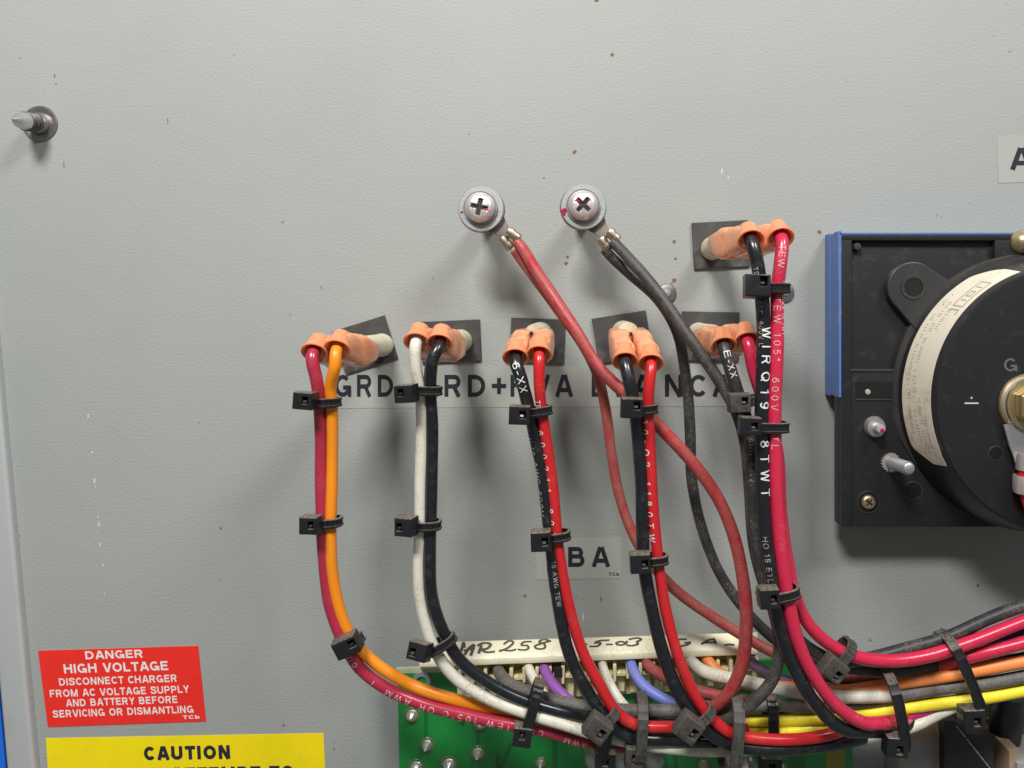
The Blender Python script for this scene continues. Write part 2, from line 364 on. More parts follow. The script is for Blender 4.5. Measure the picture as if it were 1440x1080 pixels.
def spline(pts, step=4.0):
    """centripetal Catmull-Rom through the points, resampled evenly"""
    p = np.array(pts, float)
    p = np.vstack([2*p[0]-p[1], p, 2*p[-1]-p[-2]])
    out = []
    for i in range(1, len(p)-2):
        p0, p1, p2, p3 = p[i-1:i+3]
        t0 = 0; t1 = t0+max(np.linalg.norm(p1-p0), 1e-6)**.5; t2 = t1+max(np.linalg.norm(p2-p1), 1e-6)**.5; t3 = t2+max(np.linalg.norm(p3-p2), 1e-6)**.5
        for t in np.linspace(t1, t2, 24, endpoint=False):
            a1 = (t1-t)/(t1-t0)*p0+(t-t0)/(t1-t0)*p1; a2 = (t2-t)/(t2-t1)*p1+(t-t1)/(t2-t1)*p2; a3 = (t3-t)/(t3-t2)*p2+(t-t2)/(t3-t2)*p3
            b1 = (t2-t)/(t2-t0)*a1+(t-t0)/(t2-t0)*a2; b2 = (t3-t)/(t3-t1)*a2+(t-t1)/(t3-t1)*a3
            out.append((t2-t)/(t2-t1)*b1+(t-t1)/(t2-t1)*b2)
    out.append(p[-2]); out = np.array(out)
    # light smoothing, then even steps
    for _ in range(6): out[1:-1] = .25*out[:-2]+.5*out[1:-1]+.25*out[2:]
    L = np.r_[0, np.cumsum(np.linalg.norm(np.diff(out, axis=0), axis=1))]
    n = max(3, int(L[-1]/step)); s = np.linspace(0, L[-1], n)
    return np.c_[[np.interp(s, L, out[:, k]) for k in range(out.shape[1])]].T

def frames(c):
    t = np.gradient(c, axis=0); t /= np.linalg.norm(t, axis=1)[:, None]
    n = []; prev = V3((0, 0, 1))
    for ti in t:
        v = .75*V3((0, 0, 1))+.25*prev; v = v-ti*np.dot(v, ti); v /= np.linalg.norm(v)+1e-9; n.append(v); prev = v
    return t, np.array(n)

WIRES = {}
def wire(key, name, m, r, pts, label, group=None, n=14, prints=(), cat='wire', raw=False, lump=0.0):
    """pts: (px, py, d) sight points; prints: (text, start fraction, char height, angle, direction, material)"""
    p = np.array([x if raw else P(*x) for x in pts], float)
    c = spline(p, 4.0); t, nn = frames(c); bb = np.cross(t, nn)
    rad = np.full(len(c), float(r))
    rnd = random.Random(key)
    ph = [rnd.random()*6 for _ in range(5)]; ii = np.arange(len(c)); env = np.minimum(1, np.minimum(ii, ii[::-1])/6.0)
    c = c+env[:, None]*(.40*np.sin(ii*.19+ph[3])+.30*np.sin(ii*.07+ph[4]))[:, None]*bb+env[:, None]*(.30*np.sin(ii*.145+ph[0]))[:, None]*nn
    for i in range(len(c)): rad[i] *= 1+.014*math.sin(i*.35+ph[0])+.016*math.sin(i*.11+ph[1])+lump*math.sin(i*.9+ph[2])*math.sin(i*.37)
    rings = [[c[i]+(nn[i]*math.cos(a)+bb[i]*math.sin(a))*rad[i] for a in [2*math.pi*k/n for k in range(n)]] for i in range(len(c))]
    mb = MB(); mb.loft(rings)
    o = mb.build(name, m, sharp=60)
    tag(o, label, cat, group)
    WIRES[key] = (c, t, nn, r)
    L = np.r_[0, np.cumsum(np.linalg.norm(np.diff(c, axis=0), axis=1))]
    for txt, s0, h, ang, dirn, pm, *sp_ in prints:
        vs, fs = text_mesh(txt, h*1.38, .0 if h > 8.5 else -.015, sp_[0] if sp_ else 1.25)
        bm = bmesh.new(); bv = [bm.verts.new((x, y-h/2, k)) for x, y, k in vs]
        for f in fs:
            try: bm.faces.new([bv[i] for i in f])
            except ValueError: pass
        bmesh.ops.triangulate(bm, faces=bm.faces)
        for _ in range(3):
            es = [e for e in bm.edges if (e.verts[0].co.xy-e.verts[1].co.xy).length > 2.2]
            if not es: break
            bmesh.ops.subdivide_edges(bm, edges=es, cuts=1)
            bmesh.ops.triangulate(bm, faces=bm.faces)
        bm.verts.index_update()
        out = []
        for v in bm.verts:
            s = s0*L[-1]+dirn*v.co.x
            ci = [np.interp(s, L, c[:, k]) for k in range(3)]; ti = unit([np.interp(s, L, t[:, k]) for k in range(3)])
            ni = V3([np.interp(s, L, nn[:, k]) for k in range(3)]); ni = unit(ni-ti*np.dot(ni, ti))
            up = np.cross(ti, ni)*dirn      # panel units are left-handed: this is the glyphs' up side
            a = R(ang)+v.co.y/r
            out.append(V3(ci)+(ni*math.cos(a)+up*math.sin(a))*(r*1.034+.10+.035*v.co.z))
        fs = [tuple(v.index for v in f.verts) for f in bm.faces]; bm.free()
        MB().add(out, fs).build('print', pm, o, flat=True)
    return o

# ---------------------------------------------------------------- the panel
pn = MB().box((760, 560, -6), (2600, 2200, 12)).build('metal_panel', 'panel'); tag(pn, kind='structure')
def blob(x, y, r, m, name, d=.25, n=9, sx=1, sy=1):
    vs = [(x, y, d+.15)]
    for k in range(n):
        a = 2*math.pi*k/n; q = r*random.uniform(.65, 1.25)
        vs.append((x+q*sx*math.cos(a), y+q*sy*math.sin(a), d))
    MB().add(vs, [(0, 1+k, 1+(k+1) % n) for k in range(n)]).build(name, m, pn)
for x, y, r in ((861, 77, 3.2), (808, 214, 3.0), (798, 361, 2.4), (796, 370, 3.0), (948, 340, 2.6), (948, 394, 3.0), (950, 364, 2.0), (839, 0, 3), (1152, 326, 3), (945, 398, 1.6)):
    blob(x, y, r, 'rust', 'rust_spot')
for x, y, r, sy in ((124, 585, 1.5, 3), (130, 636, 1.5, 3), (133, 676, 1.8, 3.6), (134, 684, 1.4, 2), (138, 727, 1.5, 4), (139, 738, 1.7, 4), (141, 766, 1.6, 3.6), (145, 795, 1.2, 3.4), (147, 835, 1.6, 1.4),
                    (1015, 240, 1.2, 6), (1024, 250, 1, 4), (1022, 286, .8, 2), (905, 790, 1, 4), (820, 868, 1.5, 6)):
    blob(x, y, r, 'paintscratch', 'scratch', sx=.8, sy=sy*.6)
for x, y, r, sx, sy in ((236, 170, 1.3, .6, 3.2), (77, 107, 1.1, 1, 2.6), (79, 118, 1.2, 1.6, .8), (399, 1020, 1.8, 1, 1), (452, 405, 1.2, .6, 3), (765, 250, 1.5, 1, 1), (1375, 823, 1.6, 1, 1.8), (90, 232, 1.2, .5, 4), (845, 842, 1.5, .7, 3), (738, 838, 1.6, 1.4, 1.2)):
    blob(x, y, r, 'dirt', 'dirt_mark', sx=sx, sy=sy)
# folded edge of the panel and the blue upright beyond
def strip(name, quad, d0, d1, m, bevel):
    return MB().prism(quad, d0, d1).build(name, m, bevel=bevel, seg=4)
f = strip('frame_strip', [P(-125, -420, 10)[:2], P(-90, -420, 10)[:2], P(72, 1330, 10)[:2], P(33, 1330, 10)[:2]], -4, 12, 'frame', 5)
tag(f, 'pale grey folded metal edge running down beside the warning labels', 'edge strip')
f = strip('blue_upright', [P(-400, -420, 6)[:2], P(-124, -420, 6)[:2], P(31, 1330, 6)[:2], P(-400, 1330, 6)[:2]], 2, 8, 'bluepaint', 2)
tag(f, 'bright blue painted strip showing beyond the pale folded metal edge', 'cabinet side')

# ---------------------------------------------------------------- labels on the panel
def skewquad(pts, d0, d1): return MB().prism(pts, d0, d1)
def label_map(pts):        # bilinear map from 0..1 square to the four corners tl, tr, br, bl
    a, b, c, d = [V3(p) for p in pts]
    return lambda u, v: (a*(1-u)+b*u)*(1-v)+(d*(1-u)+c*u)*v
def lettered_label(name, quad, lines, m, inkm, d=.8, label='', cat='label'):
    o = skewquad(quad, .05, d).build(name, m); tag(o, label, cat)
    mp = label_map(quad); Wd = np.linalg.norm(V3(quad[1])-V3(quad[0])); Hd = np.linalg.norm(V3(quad[3])-V3(quad[0]))
    mb = MB()
    for body, x0, x1, yb, cap, bold, sp in lines:
        vs, fs = fit_text(body, x0, x1, yb, cap, bold, sp)
        mb.add([(*mp(x/Wd, y/Hd), d+.12+.035*k) for x, y, k in vs], fs)
    mb.build('lettering', inkm, o, flat=True)
    return o
lettered_label('warning_label', [(54, 915), (279, 908), (290, 1014), (68, 1022)],
   [('DANGER', 65.5, 146, 14, 11.5, .03, 1.0), ('HIGH VOLTAGE', 33, 180, 33, 13, .03, 1.0), ('DISCONNECT CHARGER', 24, 190, 50, 10.4, .025, 1.05),
    ('FROM AC VOLTAGE SUPPLY', 9, 206, 66, 10.4, .025, 1.05), ('AND BATTERY BEFORE', 30, 188, 80, 10.2, .025, 1.05), ('SERVICING OR DISMANTLING', 9, 209, 94.8, 10.2, .025, 1.05), ('TCb', 193, 217, 103.6, 5.4, .035, 1.1)],
   'labelred', 'labelwhite', label='red danger label with white high voltage lettering above the yellow label')
lettered_label('caution_label', [(65, 1038), (455, 1031), (461, 1150), (73, 1158)],
   [('CAUTION', 136.5, 257.5, 33.5, 19.5, .066, 1.05), ('DO NOT ATTEMPT TO', 55, 346, 64, 19.5, .066, 1.05), ('SERVICE', 130, 265, 96, 19.5, .045, 1.05)][:2],
   'labelyellow', 'ink', label='yellow caution label with black lettering cut by the bottom edge')
def tape_label(name, quad, words_, m, label, small=()):
    o = skewquad(quad, .05, .5).build(name, m); tag(o, label, 'label')
    items = [fit_text(*wd) for wd in words_]
    flat_text(items, .62, 'ink', o)
    return o
tape_label('terminal_label', [(463, 517), (1043, 513), (1040, 571), (466, 574)],
   [('GRD', 471, 553, 558, 31, .03, 1.3), ('-', 558, 570, 558, 31, .03), ('GRD+', 590, 712, 558, 31, .03, 1.3), ('HVA', 718, 806, 558, 31, .03, 1.3), ('LVA', 832, 917, 558, 31, .03, 1.3), ('NCA', 935, 1029, 558, 31, .03, 1.3)],
   'tape', 'long clear tape label lettered in black beneath the row of five terminals')
tape_label('terminal_label', [(753, 757), (875, 756), (873, 813), (755, 815)], [('BA', 799, 858, 797, 28, .035, 1.35), ('TCb', 856, 871, 809.5, 4.6, .04, 1.1)], 'tapepale',
   'small clear label with black letters BA behind the hanging wires')
tape_label('terminal_label', [(1402, 192), (1490, 189), (1492, 255), (1404, 257.5)], [('A', 1420, 1452, 239, 31, .035)], 'tapepale', 'small pale label lettered A above the black meter')

# ---------------------------------------------------------------- screws and posts
def phillips(mb_parent, c, r, rot, m='recess', depth=.5, arm=.52, wid=.17):
    mb = MB(); c = V3(c)
    for k in range(2):
        a = R(rot)+k*math.pi/2; ex = (math.cos(a), math.sin(a), 0); ey = (-math.sin(a), math.cos(a), 0)
        mb.box(c, (2*arm*r, 2*wid*r, 2*depth), ex, ey)
    mb.lathe([(r*.24, -depth), (r*.24, depth+.1)], c, n=10)
    return mb.build('cross_shade', m, mb_parent)
def pan_profile(r, h): return [(r*.98, 0), (r, h*.25), (r*.93, h*.55), (r*.76, h*.82), (r*.5, h*.96), (r*.2, h), (0, h)]

def domed_phillips(parent, c, r, h, rot, m, ax=(0, 0, 1)):
    """pan head with a sunken cross: a grid dome whose centre is pushed in along two bars"""
    c = V3(c); mb = MB(); n = 64; rings = []
    prof = [(1.0, 0.0), (1.0, .18), (.97, .38), (.90, .58), (.80, .74), (.70, .84)]
    rs = [r*q for q, _ in prof]; zs = [h*z for _, z in prof]
    for k in range(1, 15): q = .70*(1-k/15.0); rs.append(r*q); zs.append(h*(.84+.16*(1-(q/.7)**2)))
    for rr, z in zip(rs, zs):
        ring = []
        for j in range(n):
            a = 2*math.pi*j/n; x, y = rr*math.cos(a), rr*math.sin(a)
            ca, sa = math.cos(R(rot)), math.sin(R(rot)); u = x*ca+y*sa; v = -x*sa+y*ca
            zz = z
            sd = min(max(abs(v)-.135*r, abs(u)-.55*r), max(abs(u)-.135*r, abs(v)-.55*r))   # distance into the cross
            if sd < .03*r: zz = z-min(.55*h, (.03*r-sd)/(.07*r)*.55*h)
            ring.append(c+V3((x, y, zz)))
        rings.append(ring)
    mb.loft(rings)
    hd = mb.build('screw_head', m, parent, sharp=30)
    phillips(hd, c+V3((0, 0, h*.50)), r, rot, depth=.12*h, arm=.54, wid=.125)  # dark bars on the recess floor, its shade put into the colour
    return hd

def post(px, py, lugdir, label, rot, inkspots):
    o = P(px, py, 112); x, y = o[0], o[1]
    e = empty('terminal_post', (x, y, 0)); tag(e, label, 'terminal screw', 'two terminal posts above the terminal row')
    MB().lathe([(15, 0), (15, 60), (13, 60), (13, 90)], (x, y, 0), n=28).build('standoff', 'darksteel', e, bevel=.8)
    MB().ringlathe([(8, 88), (29, 88), (30, 89.5), (29, 91), (8, 91)], (x, y, 0), n=44).build('washer', 'darksteel', e)
    MB().ringlathe([(8, 96), (28.3, 96), (29, 97), (29, 99.5), (28, 100.5), (8, 100.5)], (x+.5, y+.3, 0), n=48).build('washer', 'steel', e)
    MB().ringlathe([(8, 100.5), (20, 100.5), (21.5, 101.5), (21.5, 104), (8, 104)], (x, y, 0), n=40).build('lock_washer', 'darksteel', e)
    h = domed_phillips(e, (x, y, 104), 19, 11, rot, 'bright')
    for k, (dx, dy, r, dd) in enumerate(inkspots):
        blob_c = (x+dx, y+dy, dd); vs = [blob_c]
        for q in range(9):
            a = 2*math.pi*q/9; rr = r*random.uniform(.6, 1.2); vs.append((blob_c[0]+rr*math.cos(a), blob_c[1]+rr*.7*math.sin(a), dd-.3))
        MB().add(vs, [(0, 1+q, 1+(q+1) % 9) for q in range(9)]).build('red_mark', 'redink', e)
    return x, y
p1 = post(674, 291, None, 'terminal post with zinc washers holding the lug of the two red wires', 12, [(9, 4, 4.6, 113.3), (5, 9, 3.2, 113.0), (12, 5, 3.4, 111.9), (-7, 8, 3.0, 112.4), (-24, 5, 2.4, 101.0)])
p2 = post(820, 288, None, 'terminal post with zinc washers holding the lug of the two black wires', 42, [(-24.5, 6, 5.4, 101.2), (-25, 10, 4.0, 101.2), (-8, -5, 4.4, 113.5), (9, -4, 3.8, 113.2), (-11, 4, 3.0, 112.3), (-7, 9, 2.6, 112.3), (9, 6, 2.4, 112.6)])

def lug(pc, tip, label, wires, brassy):
    x, y = pc; b = P(*tip); dirv = unit((b[0]-x, b[1]-y, 0)); nrm = V3((-dirv[1], dirv[0], 0))
    e = empty('ring_terminal', (x, y, 92)); tag(e, label, 'wire lug', 'crimp lugs on the terminal posts')
    MB().ringlathe([(10, 91), (27, 91), (27, 96), (10, 96)], (x+dirv[0]*2, y+dirv[1]*2, 0), n=40).build('ring', 'darksteel', e)
    c0 = V3((x, y, 0))
    rings = []
    for s, wd, d, th in ((20, 17, 93, 4), (32, 11, 90, 4), (42, 8, 93, 5), (50, 7.5, 97, 6)):
        c = c0+dirv*s+V3((0, 0, d))
        rings.append([c-nrm*wd-V3((0, 0, th/2)), c+nrm*wd-V3((0, 0, th/2)), c+nrm*wd+V3((0, 0, th/2)), c-nrm*wd+V3((0, 0, th/2))])
    MB().loft(rings).build('tongue', 'lugmetal', e, bevel=1)
    for k, (off, dd) in enumerate(wires):
        c = c0+dirv*50+nrm*off+V3((0, 0, dd)); ax = unit(dirv+nrm*off*.012)
        mb = MB(); mb.ringlathe([(3.2, 0), (6.6, 0), (7.0, 5), (6.2, 9), (7.0, 12), (6.6, 17), (3.2, 17)], c-ax*5, ax, n=18)
        mb.box(c+ax*3+V3((0, 0, 6)), (13, 4, 4), ax, nrm)
        mb.build('crimp_barrel', 'lugbright', e, bevel=.5)
        for q in range(5):
            a = random.uniform(0, 6.28); s0 = c+ax*9+V3((random.uniform(-2, 2), random.uniform(-2, 2), random.uniform(0, 3)))
            MB().lathe([(.55, 0), (.55, 9)], s0, ax+V3((random.uniform(-.4, .4), random.uniform(-.4, .4), random.uniform(.0, .5))), n=6).build('strand', 'copper', e)
    return c0+dirv*50, dirv, nrm
lug(p1, (731, 347, 98), 'crimped ring lug of the red wires on the first post', [(-5, 101), (8, 95)], False)
lug(p2, (868, 350, 98), 'crimped ring lug of the black wires on the second post', [(-6, 101), (8, 95)], False)

# pointed screw coming through the panel
e = empty('pointed_screw', P(57, 174, 2)); tag(e, 'pointed sheet metal screw poking through a round washer on the bare panel', 'screw')
c = P(57, 174, 0); tip = P(16.5, 167.5, 58); ax = unit(tip-c); Ls = np.linalg.norm(tip-c)
MB().ringlathe([(6, 0), (24.5, 0), (25, 1.2), (24, 3), (18, 3.2), (16, 2.0), (6, 2.2)], c, n=44).build('washer', 'darksteel', e)
MB().lathe([(15, 1.5), (14.5, 6), (12, 9), (0, 9)], c, n=24).build('collar', 'darksteel', e)
prof = []
z = 0.0
while z < Ls-26: prof += [(7.6, z), (7.8, z+4.2), (13.2, z+6.0), (7.8, z+7.8)]; z += 8.6
MB().lathe(prof, c, ax, n=28).build('thread', 'threadshade', e, sharp=30)
prof = [(9, z-.5), (11.8, z-.3), (11.2, z+4), (9.0, z+11), (5.8, z+16), (2.2, Ls-2.5), (.2, Ls)]
MB().lathe(prof, c, ax, n=28).build('screw_tip', 'threadsteel', e, sharp=30)

# two flat screws behind the wires
for (px, py, lb) in ((938, 412, 'dull flat rivet behind the crossing black wires'), (1104, 411, 'dull flat rivet beside the upper tie of the thick wires')):
    c = P(px, py, 3); e = empty('rivet', (c[0], c[1], 0)); tag(e, lb, 'rivet', 'flat rivets in the panel')
    MB().lathe([(13, 0), (13.5, 2), (12, 4.5), (6, 6), (0, 6.2)], (c[0], c[1], 0), n=28).build('rivet_head', 'darksteel', e)
    MB().lathe([(5.2, 5.6), (4.6, 8), (0, 8.4)], (c[0], c[1], 0), n=18).build('rivet_pin', 'steel', e)

# ---------------------------------------------------------------- panel terminals and orange push-on connectors
MOUTH = {}
def terminal(name_label, hub, plate, rot, collars, bootlabels, dm=200, key='', hubd=50):
    h = P(*hub, hubd); hx, hy = h[0], h[1]
    px, py, pw, ph = plate; c = P(px, py, 4)
    e = empty('tab_terminal', (hx, hy, 0)); tag(e, name_label, 'terminal', 'cream stud terminals on black squares')
    a = R(rot)
    MB().box((c[0], c[1], 2.2), (pw, ph, 4.2), (math.cos(a), math.sin(a), 0), (-math.sin(a), math.cos(a), 0)).build('backing_plate', 'plate', e, bevel=.5, seg=1)
    MB().lathe([(16, 4.2), (16.5, 8), (15.5, 12), (15.2, 60), (14.6, 110), (13, 118), (0, 118)], (hx, hy, 0), n=30).build('stud_sleeve', 'cream', e)
    axc = unit((0, .66, .75))
    for k, ((qx, qy), lb) in enumerate(zip(collars, bootlabels)):
        m = P(qx, qy, dm); side = -1 if qx == min(x for x, _ in collars) else 1
        MOUTH[key+str(k)] = (m, axc)
        bx = hx+side*12.6
        b = empty('push_on_connector', m); tag(b, lb, 'connector', 'orange insulated push-on connectors')
        # body: rounded block running back over the stud
        rings = []; yb = hy+4.5
        NR = 20
        for t, w_, h_, dd in ((0, 10.6, 10.5, 106), (0.03, 12.0, 13.2, 109), (.28, 12.6, 17.5, 130), (.36, 12.9, 19.6, 138), (.52, 12.6, 19.6, 152), (.58, 11.4, 17.0, 157), (.66, 11.8, 17.0, 164), (.90, 12.7, 16.4, 184), (.97, 12.2, 13.4, dm-8), (1.0, 9.8, 10.5, dm-4)):
            cx = bx*(1-t)+m[0]*t; cy = yb*(1-t)+(m[1]-4.5)*t+2*math.sin(math.pi*t)
            rings.append([(cx+math.copysign(abs(math.cos(q))**.55, math.cos(q))*w_, cy+math.copysign(abs(math.sin(q))**.55, math.sin(q))*h_, dd) for q in [2*math.pi*j/NR for j in range(NR)]])
        rb = random.Random(key+str(k)); NRR = len(rings); jit = [[rb.uniform(-.55, .55) for _ in range(NR)] for _ in range(NRR)]
        rings = [[(x+jit[i][j], y+jit[i][(j+7) % NR], z) for j, (x, y, z) in enumerate(r_)] for i, r_ in enumerate(rings)]
        MB().loft(rings).build('boot', 'boot', b, sharp=55)
        # black strip between the paired boots, painting the shade of their crevice
        cx = bx*.54+m[0]*.46; cy = yb*.54+(m[1]-4.5)*.46
        if k == 0:
            MB().box((cx+12.0, cy-14.2, 146), (2.6, 4.5, 24)).build('crevice_shade', 'slot', b, bevel=.8)
        # funnel collar
        MB().ringlathe([(8.2, -22), (10.8, -22), (11.6, -14), (12.8, -7), (14.8, -1.5), (15.2, 0), (14.4, 1.0), (12.6, .4), (9.6, -5), (8.6, -12)], m, axc, n=30).build('collar', 'collar', b, sharp=50)
terminal('cream stud terminal on a tilted black square above the first letters', (524, 487), (513, 485, 77, 63), -17.5, [(442, 496), (474, 491)],
         ['orange connector gripping the crimson wire at the end of the terminal row', 'orange connector gripping the orange wire beside the crimson one'], key='A')
terminal('cream stud terminal on a black square serving the white and black pair', (640, 481), (634, 480, 83, 58), -2.5, [(586, 481), (618, 483)],
         ['orange connector gripping the white wire', 'orange connector gripping the black wire next to the white one'], key='B')
terminal('cream stud terminal on a black square partly behind the crossing red wire', (757, 470), (756, 479, 76, 62), 2, [(725, 503), (758, 499)],
         ['orange connector with a white-printed black wire on the middle terminal', 'orange connector with a bright red wire on the middle terminal'], key='C')
terminal('cream stud terminal on a tilted dusty black square between crossing wires', (879, 468), (875, 474, 77, 64), -9, [(879, 508), (915, 511)],
         ['orange connector with a plain black wire beside the crossing red wire', 'orange connector with a bright red wire under the forked black wires'], key='D')
terminal('cream stud terminal on a black square behind the thick printed wires', (990, 471), (999, 473, 81, 69), 1, [(1018, 487), (1051, 480)],
         ['orange connector gripping the dusty grey wire below the upper terminal', 'orange connector half hidden behind the thick black wire'], key='E')
terminal('cream stud terminal on the single black square above the others', (1010, 345), (1014, 344, 79, 65), -3, [(1056, 338), (1098, 335)],
         ['orange connector gripping the thick black wire on the upper terminal', 'orange connector gripping the thick rose wire on the upper terminal'], key='F', dm=212)

def from_mouth(k, back=9, out=7):
    m, ax = MOUTH[k]; a = m-ax*back; b = m+ax*out
    inv = lambda q: (VX+(q[0]-VX)*D/(D-q[2]), VY+(q[1]-VY)*D/(D-q[2]), q[2])
    return [inv(a), inv(b)]

# ---------------------------------------------------------------- wires hanging from the terminals
G1 = 'printed wires of the main loom'
wire('w1', 'insulated_wire', 'crimson', 7.0, from_mouth('A0')+[(446, 535, 205), (449, 566, 198), (451, 640, 190), (452, 700, 190), (453, 750, 190), (458, 810, 188), (467, 860, 186), (484, 905, 184), (507, 940, 180), (548, 970, 175), (602, 993, 172), (660, 1007, 170), (720, 1019, 168), (765, 1028, 162), (810, 1040, 156), (860, 1048, 150), (900, 1052, 145)],
     'crimson wire with pale printing hanging beside the orange wire', prints=[('600V', .515, 7.5, 0, -1, M['printpink'], 1.6), ('CSA TEW 105\u00b0C OR AWM  I', .835, 7.5, 4, -1, M['printpink'], 1.7), ('AWM', .91, 7, 0, -1, M['printpink'], 1.6)])
wire('w2', 'insulated_wire', 'orange', 6.6, from_mouth('A1')+[(471, 515, 208), (465, 545, 200), (466.5, 566, 196), (467, 640, 190), (467, 700, 190), (465, 765, 190), (468.5, 815, 188), (481, 868, 184), (499, 905, 180), (531, 936, 176), (581, 964, 172), (640, 984, 166), (700, 998, 158), (760, 1012, 148), (820, 1026, 140), (880, 1036, 136)],
     'bright orange wire hanging beside the crimson wire')
wire('w3', 'insulated_wire', 'white', 6.7, from_mouth('B0')+[(586, 520, 206), (592, 552, 200), (592.5, 620, 192), (591, 700, 190), (590, 738, 190), (588, 790, 190), (591, 840, 188), (601, 885, 186), (613, 917, 184), (641, 953, 180), (690, 984, 176), (742, 1004, 174), (800, 1021, 172), (850, 1036, 170), (900, 1047, 170), (960, 1053, 170), (1020, 1055, 166), (1090, 1052, 160), (1160, 1044, 152), (1230, 1036, 150), (1285, 1021, 152), (1325, 1001, 146), (1380, 978, 136)],
     'white wire sweeping from the second terminal along the loom')
wire('w4', 'insulated_wire', 'black', 7.0, from_mouth('B1')+[(609, 505, 210), (605.5, 545, 200), (607, 600, 192), (606.5, 700, 190), (604, 780, 190), (608, 840, 188), (623, 887, 184), (646, 928, 180), (690, 961, 176), (750, 990, 172), (800, 1004, 168), (850, 1013, 160), (910, 1018, 156), (960, 1020, 152)],
     'black wire hanging against the white wire')
wire('w5', 'insulated_wire', 'black', 7.2, from_mouth('C0')+[(731, 530, 210), (743, 572, 202), (752, 610, 198), (762, 660, 196), (770, 720, 195), (776, 770, 194), (783, 840, 194), (799, 915, 192), (823, 968, 190), (850, 1008, 186), (880, 1033, 180), (930, 1040, 176), (985, 1042, 168), (1040, 1045, 160)],
     'black wire with white lettering hanging beside a bright red one', lump=.035, prints=[('6-XX', .032, 8, 0, 1, M['printw']), ('CW I8 AWG 600V', .15, 7.5, -58, 1, M['printdim']), ('18 AWG TEW', .40, 5, 12, 1, M['printdim'])])
wire('w6', 'insulated_wire', 'red', 6.5, from_mouth('C1')+[(758, 540, 208), (763, 580, 202), (773, 650, 198), (781, 720, 196), (787, 780, 195), (799, 850, 194), (819, 915, 192), (843, 963, 190), (866, 1001, 186), (895, 1019, 182), (950, 1022, 178), (1000, 1026, 168), (1050, 1026, 156)],
     'bright red wire with white edge printing hanging under the middle terminal', prints=[('600211 80T', .16, 7.5, -48, 1, M['printw'], 2.6), ('TEW', .10, 6, -30, 1, M['printw'])])
wire('w7', 'insulated_wire', 'black', 7.6, from_mouth('D0')+[(886, 545, 212), (893, 578, 206), (898, 620, 203), (902, 680, 202), (904, 740, 202), (907, 800, 202), (917, 860, 202), (933, 920, 202), (957, 980, 200), (985, 1020, 196), (1020, 1043, 190), (1060, 1052, 186), (1110, 1053, 180), (1160, 1047, 172), (1200, 1039, 156), (1245, 1029, 136), (1300, 1012, 124)],
     'plain black wire under the fourth terminal running into the loom')
wire('w8', 'insulated_wire', 'red', 6.5, from_mouth('D1')+[(913, 545, 210), (911, 578, 206), (913, 620, 203), (917, 680, 202), (921, 740, 202), (926, 795, 202), (938, 865, 202), (954, 925, 202), (975, 975, 200), (999, 1008, 196), (1030, 1032, 192), (1080, 1040, 186), (1140, 1037, 180), (1180, 1029, 170), (1215, 1018, 128)],
     'bright red wire with white printing under the fourth terminal', prints=[('30-Q2-1180TW', .112, 7.5, -46, 1, M['printw'], 2.3)])
wire('w9', 'insulated_wire', 'black', 7.6, from_mouth('F0')+[(1064, 365, 222), (1070, 405, 222), (1073, 460, 224), (1073, 520, 226), (1071, 590, 226), (1072, 660, 226), (1076, 740, 226), (1084, 815, 226), (1097, 880, 224), (1117, 940, 220), (1147, 990, 214), (1185, 1023, 206), (1222, 1028, 194), (1250, 1026, 176), (1275, 1018, 152), (1305, 1003, 134), (1350, 985, 128)],
     'thick black wire with large white lettering in the tall bundle', lump=.012, prints=[('WIRQ19 18TWT', .140, 10.5, 14, 1, M['printw'], 2.1), ('TEW 105 60C  600V L', .055, 5, -34, 1, M['printdim']), ('HO 18 ETL', .43, 6, -20, 1, M['printdim'])])
wire('w10', 'insulated_wire', 'rose', 7.4, from_mouth('F1')+[(1098, 372, 224), (1094, 408, 222), (1093, 460, 224), (1091, 520, 226), (1089, 598, 226), (1091, 680, 226), (1097, 760, 226), (1105, 825, 226), (1119, 890, 224), (1141, 945, 220), (1176, 993, 214), (1213, 1016, 206), (1242, 1017, 193), (1262, 1014, 170), (1284, 1009, 138), (1320, 998, 122), (1365, 982, 116)],
     'thick rose red wire with pale lettering in the tall bundle', prints=[('TEW 105\u00b0  600V  ETL', .10, 7.5, -14, 1, M['printpink'], 1.7), ('18  60-XX 10 TWT', .075, 4.2, 42, 1, M['printw']), ('TEW', .03, 7, -10, 1, M['printpink'])])
wire('w11', 'insulated_wire', 'charcoal', 7.0, from_mouth('E0')+[(1028, 520, 206), (1041, 560, 204), (1052, 600, 200), (1058, 680, 200), (1064, 760, 202), (1075, 820, 204), (1090, 860, 202), (1112, 888, 196), (1140, 913, 188), (1175, 929, 180), (1220, 925, 172), (1280, 911, 166), (1330, 897, 160), (1380, 874, 154), (1440, 852, 150), (1500, 840, 148)],
     'dusty charcoal wire from the low terminal turning along the loom', prints=[('E-XX', .025, 7.5, 5, 1, M['printw']), ('18 AWG  600V', .145, 5.5, -8, 1, M['printdim'])])
wire('w12', 'insulated_wire', 'rose', 7.3, from_mouth('E1')+[(1060, 520, 206), (1077, 570, 202), (1093, 640, 200), (1098, 720, 202), (1105, 780, 206), (1116, 835, 206), (1136, 876, 202), (1165, 905, 196), (1197, 922, 190), (1240, 929, 184), (1300, 923, 176), (1360, 905, 168), (1440, 874, 160), (1520, 850, 156)],
     'rose red wire branching along the top of the loom')

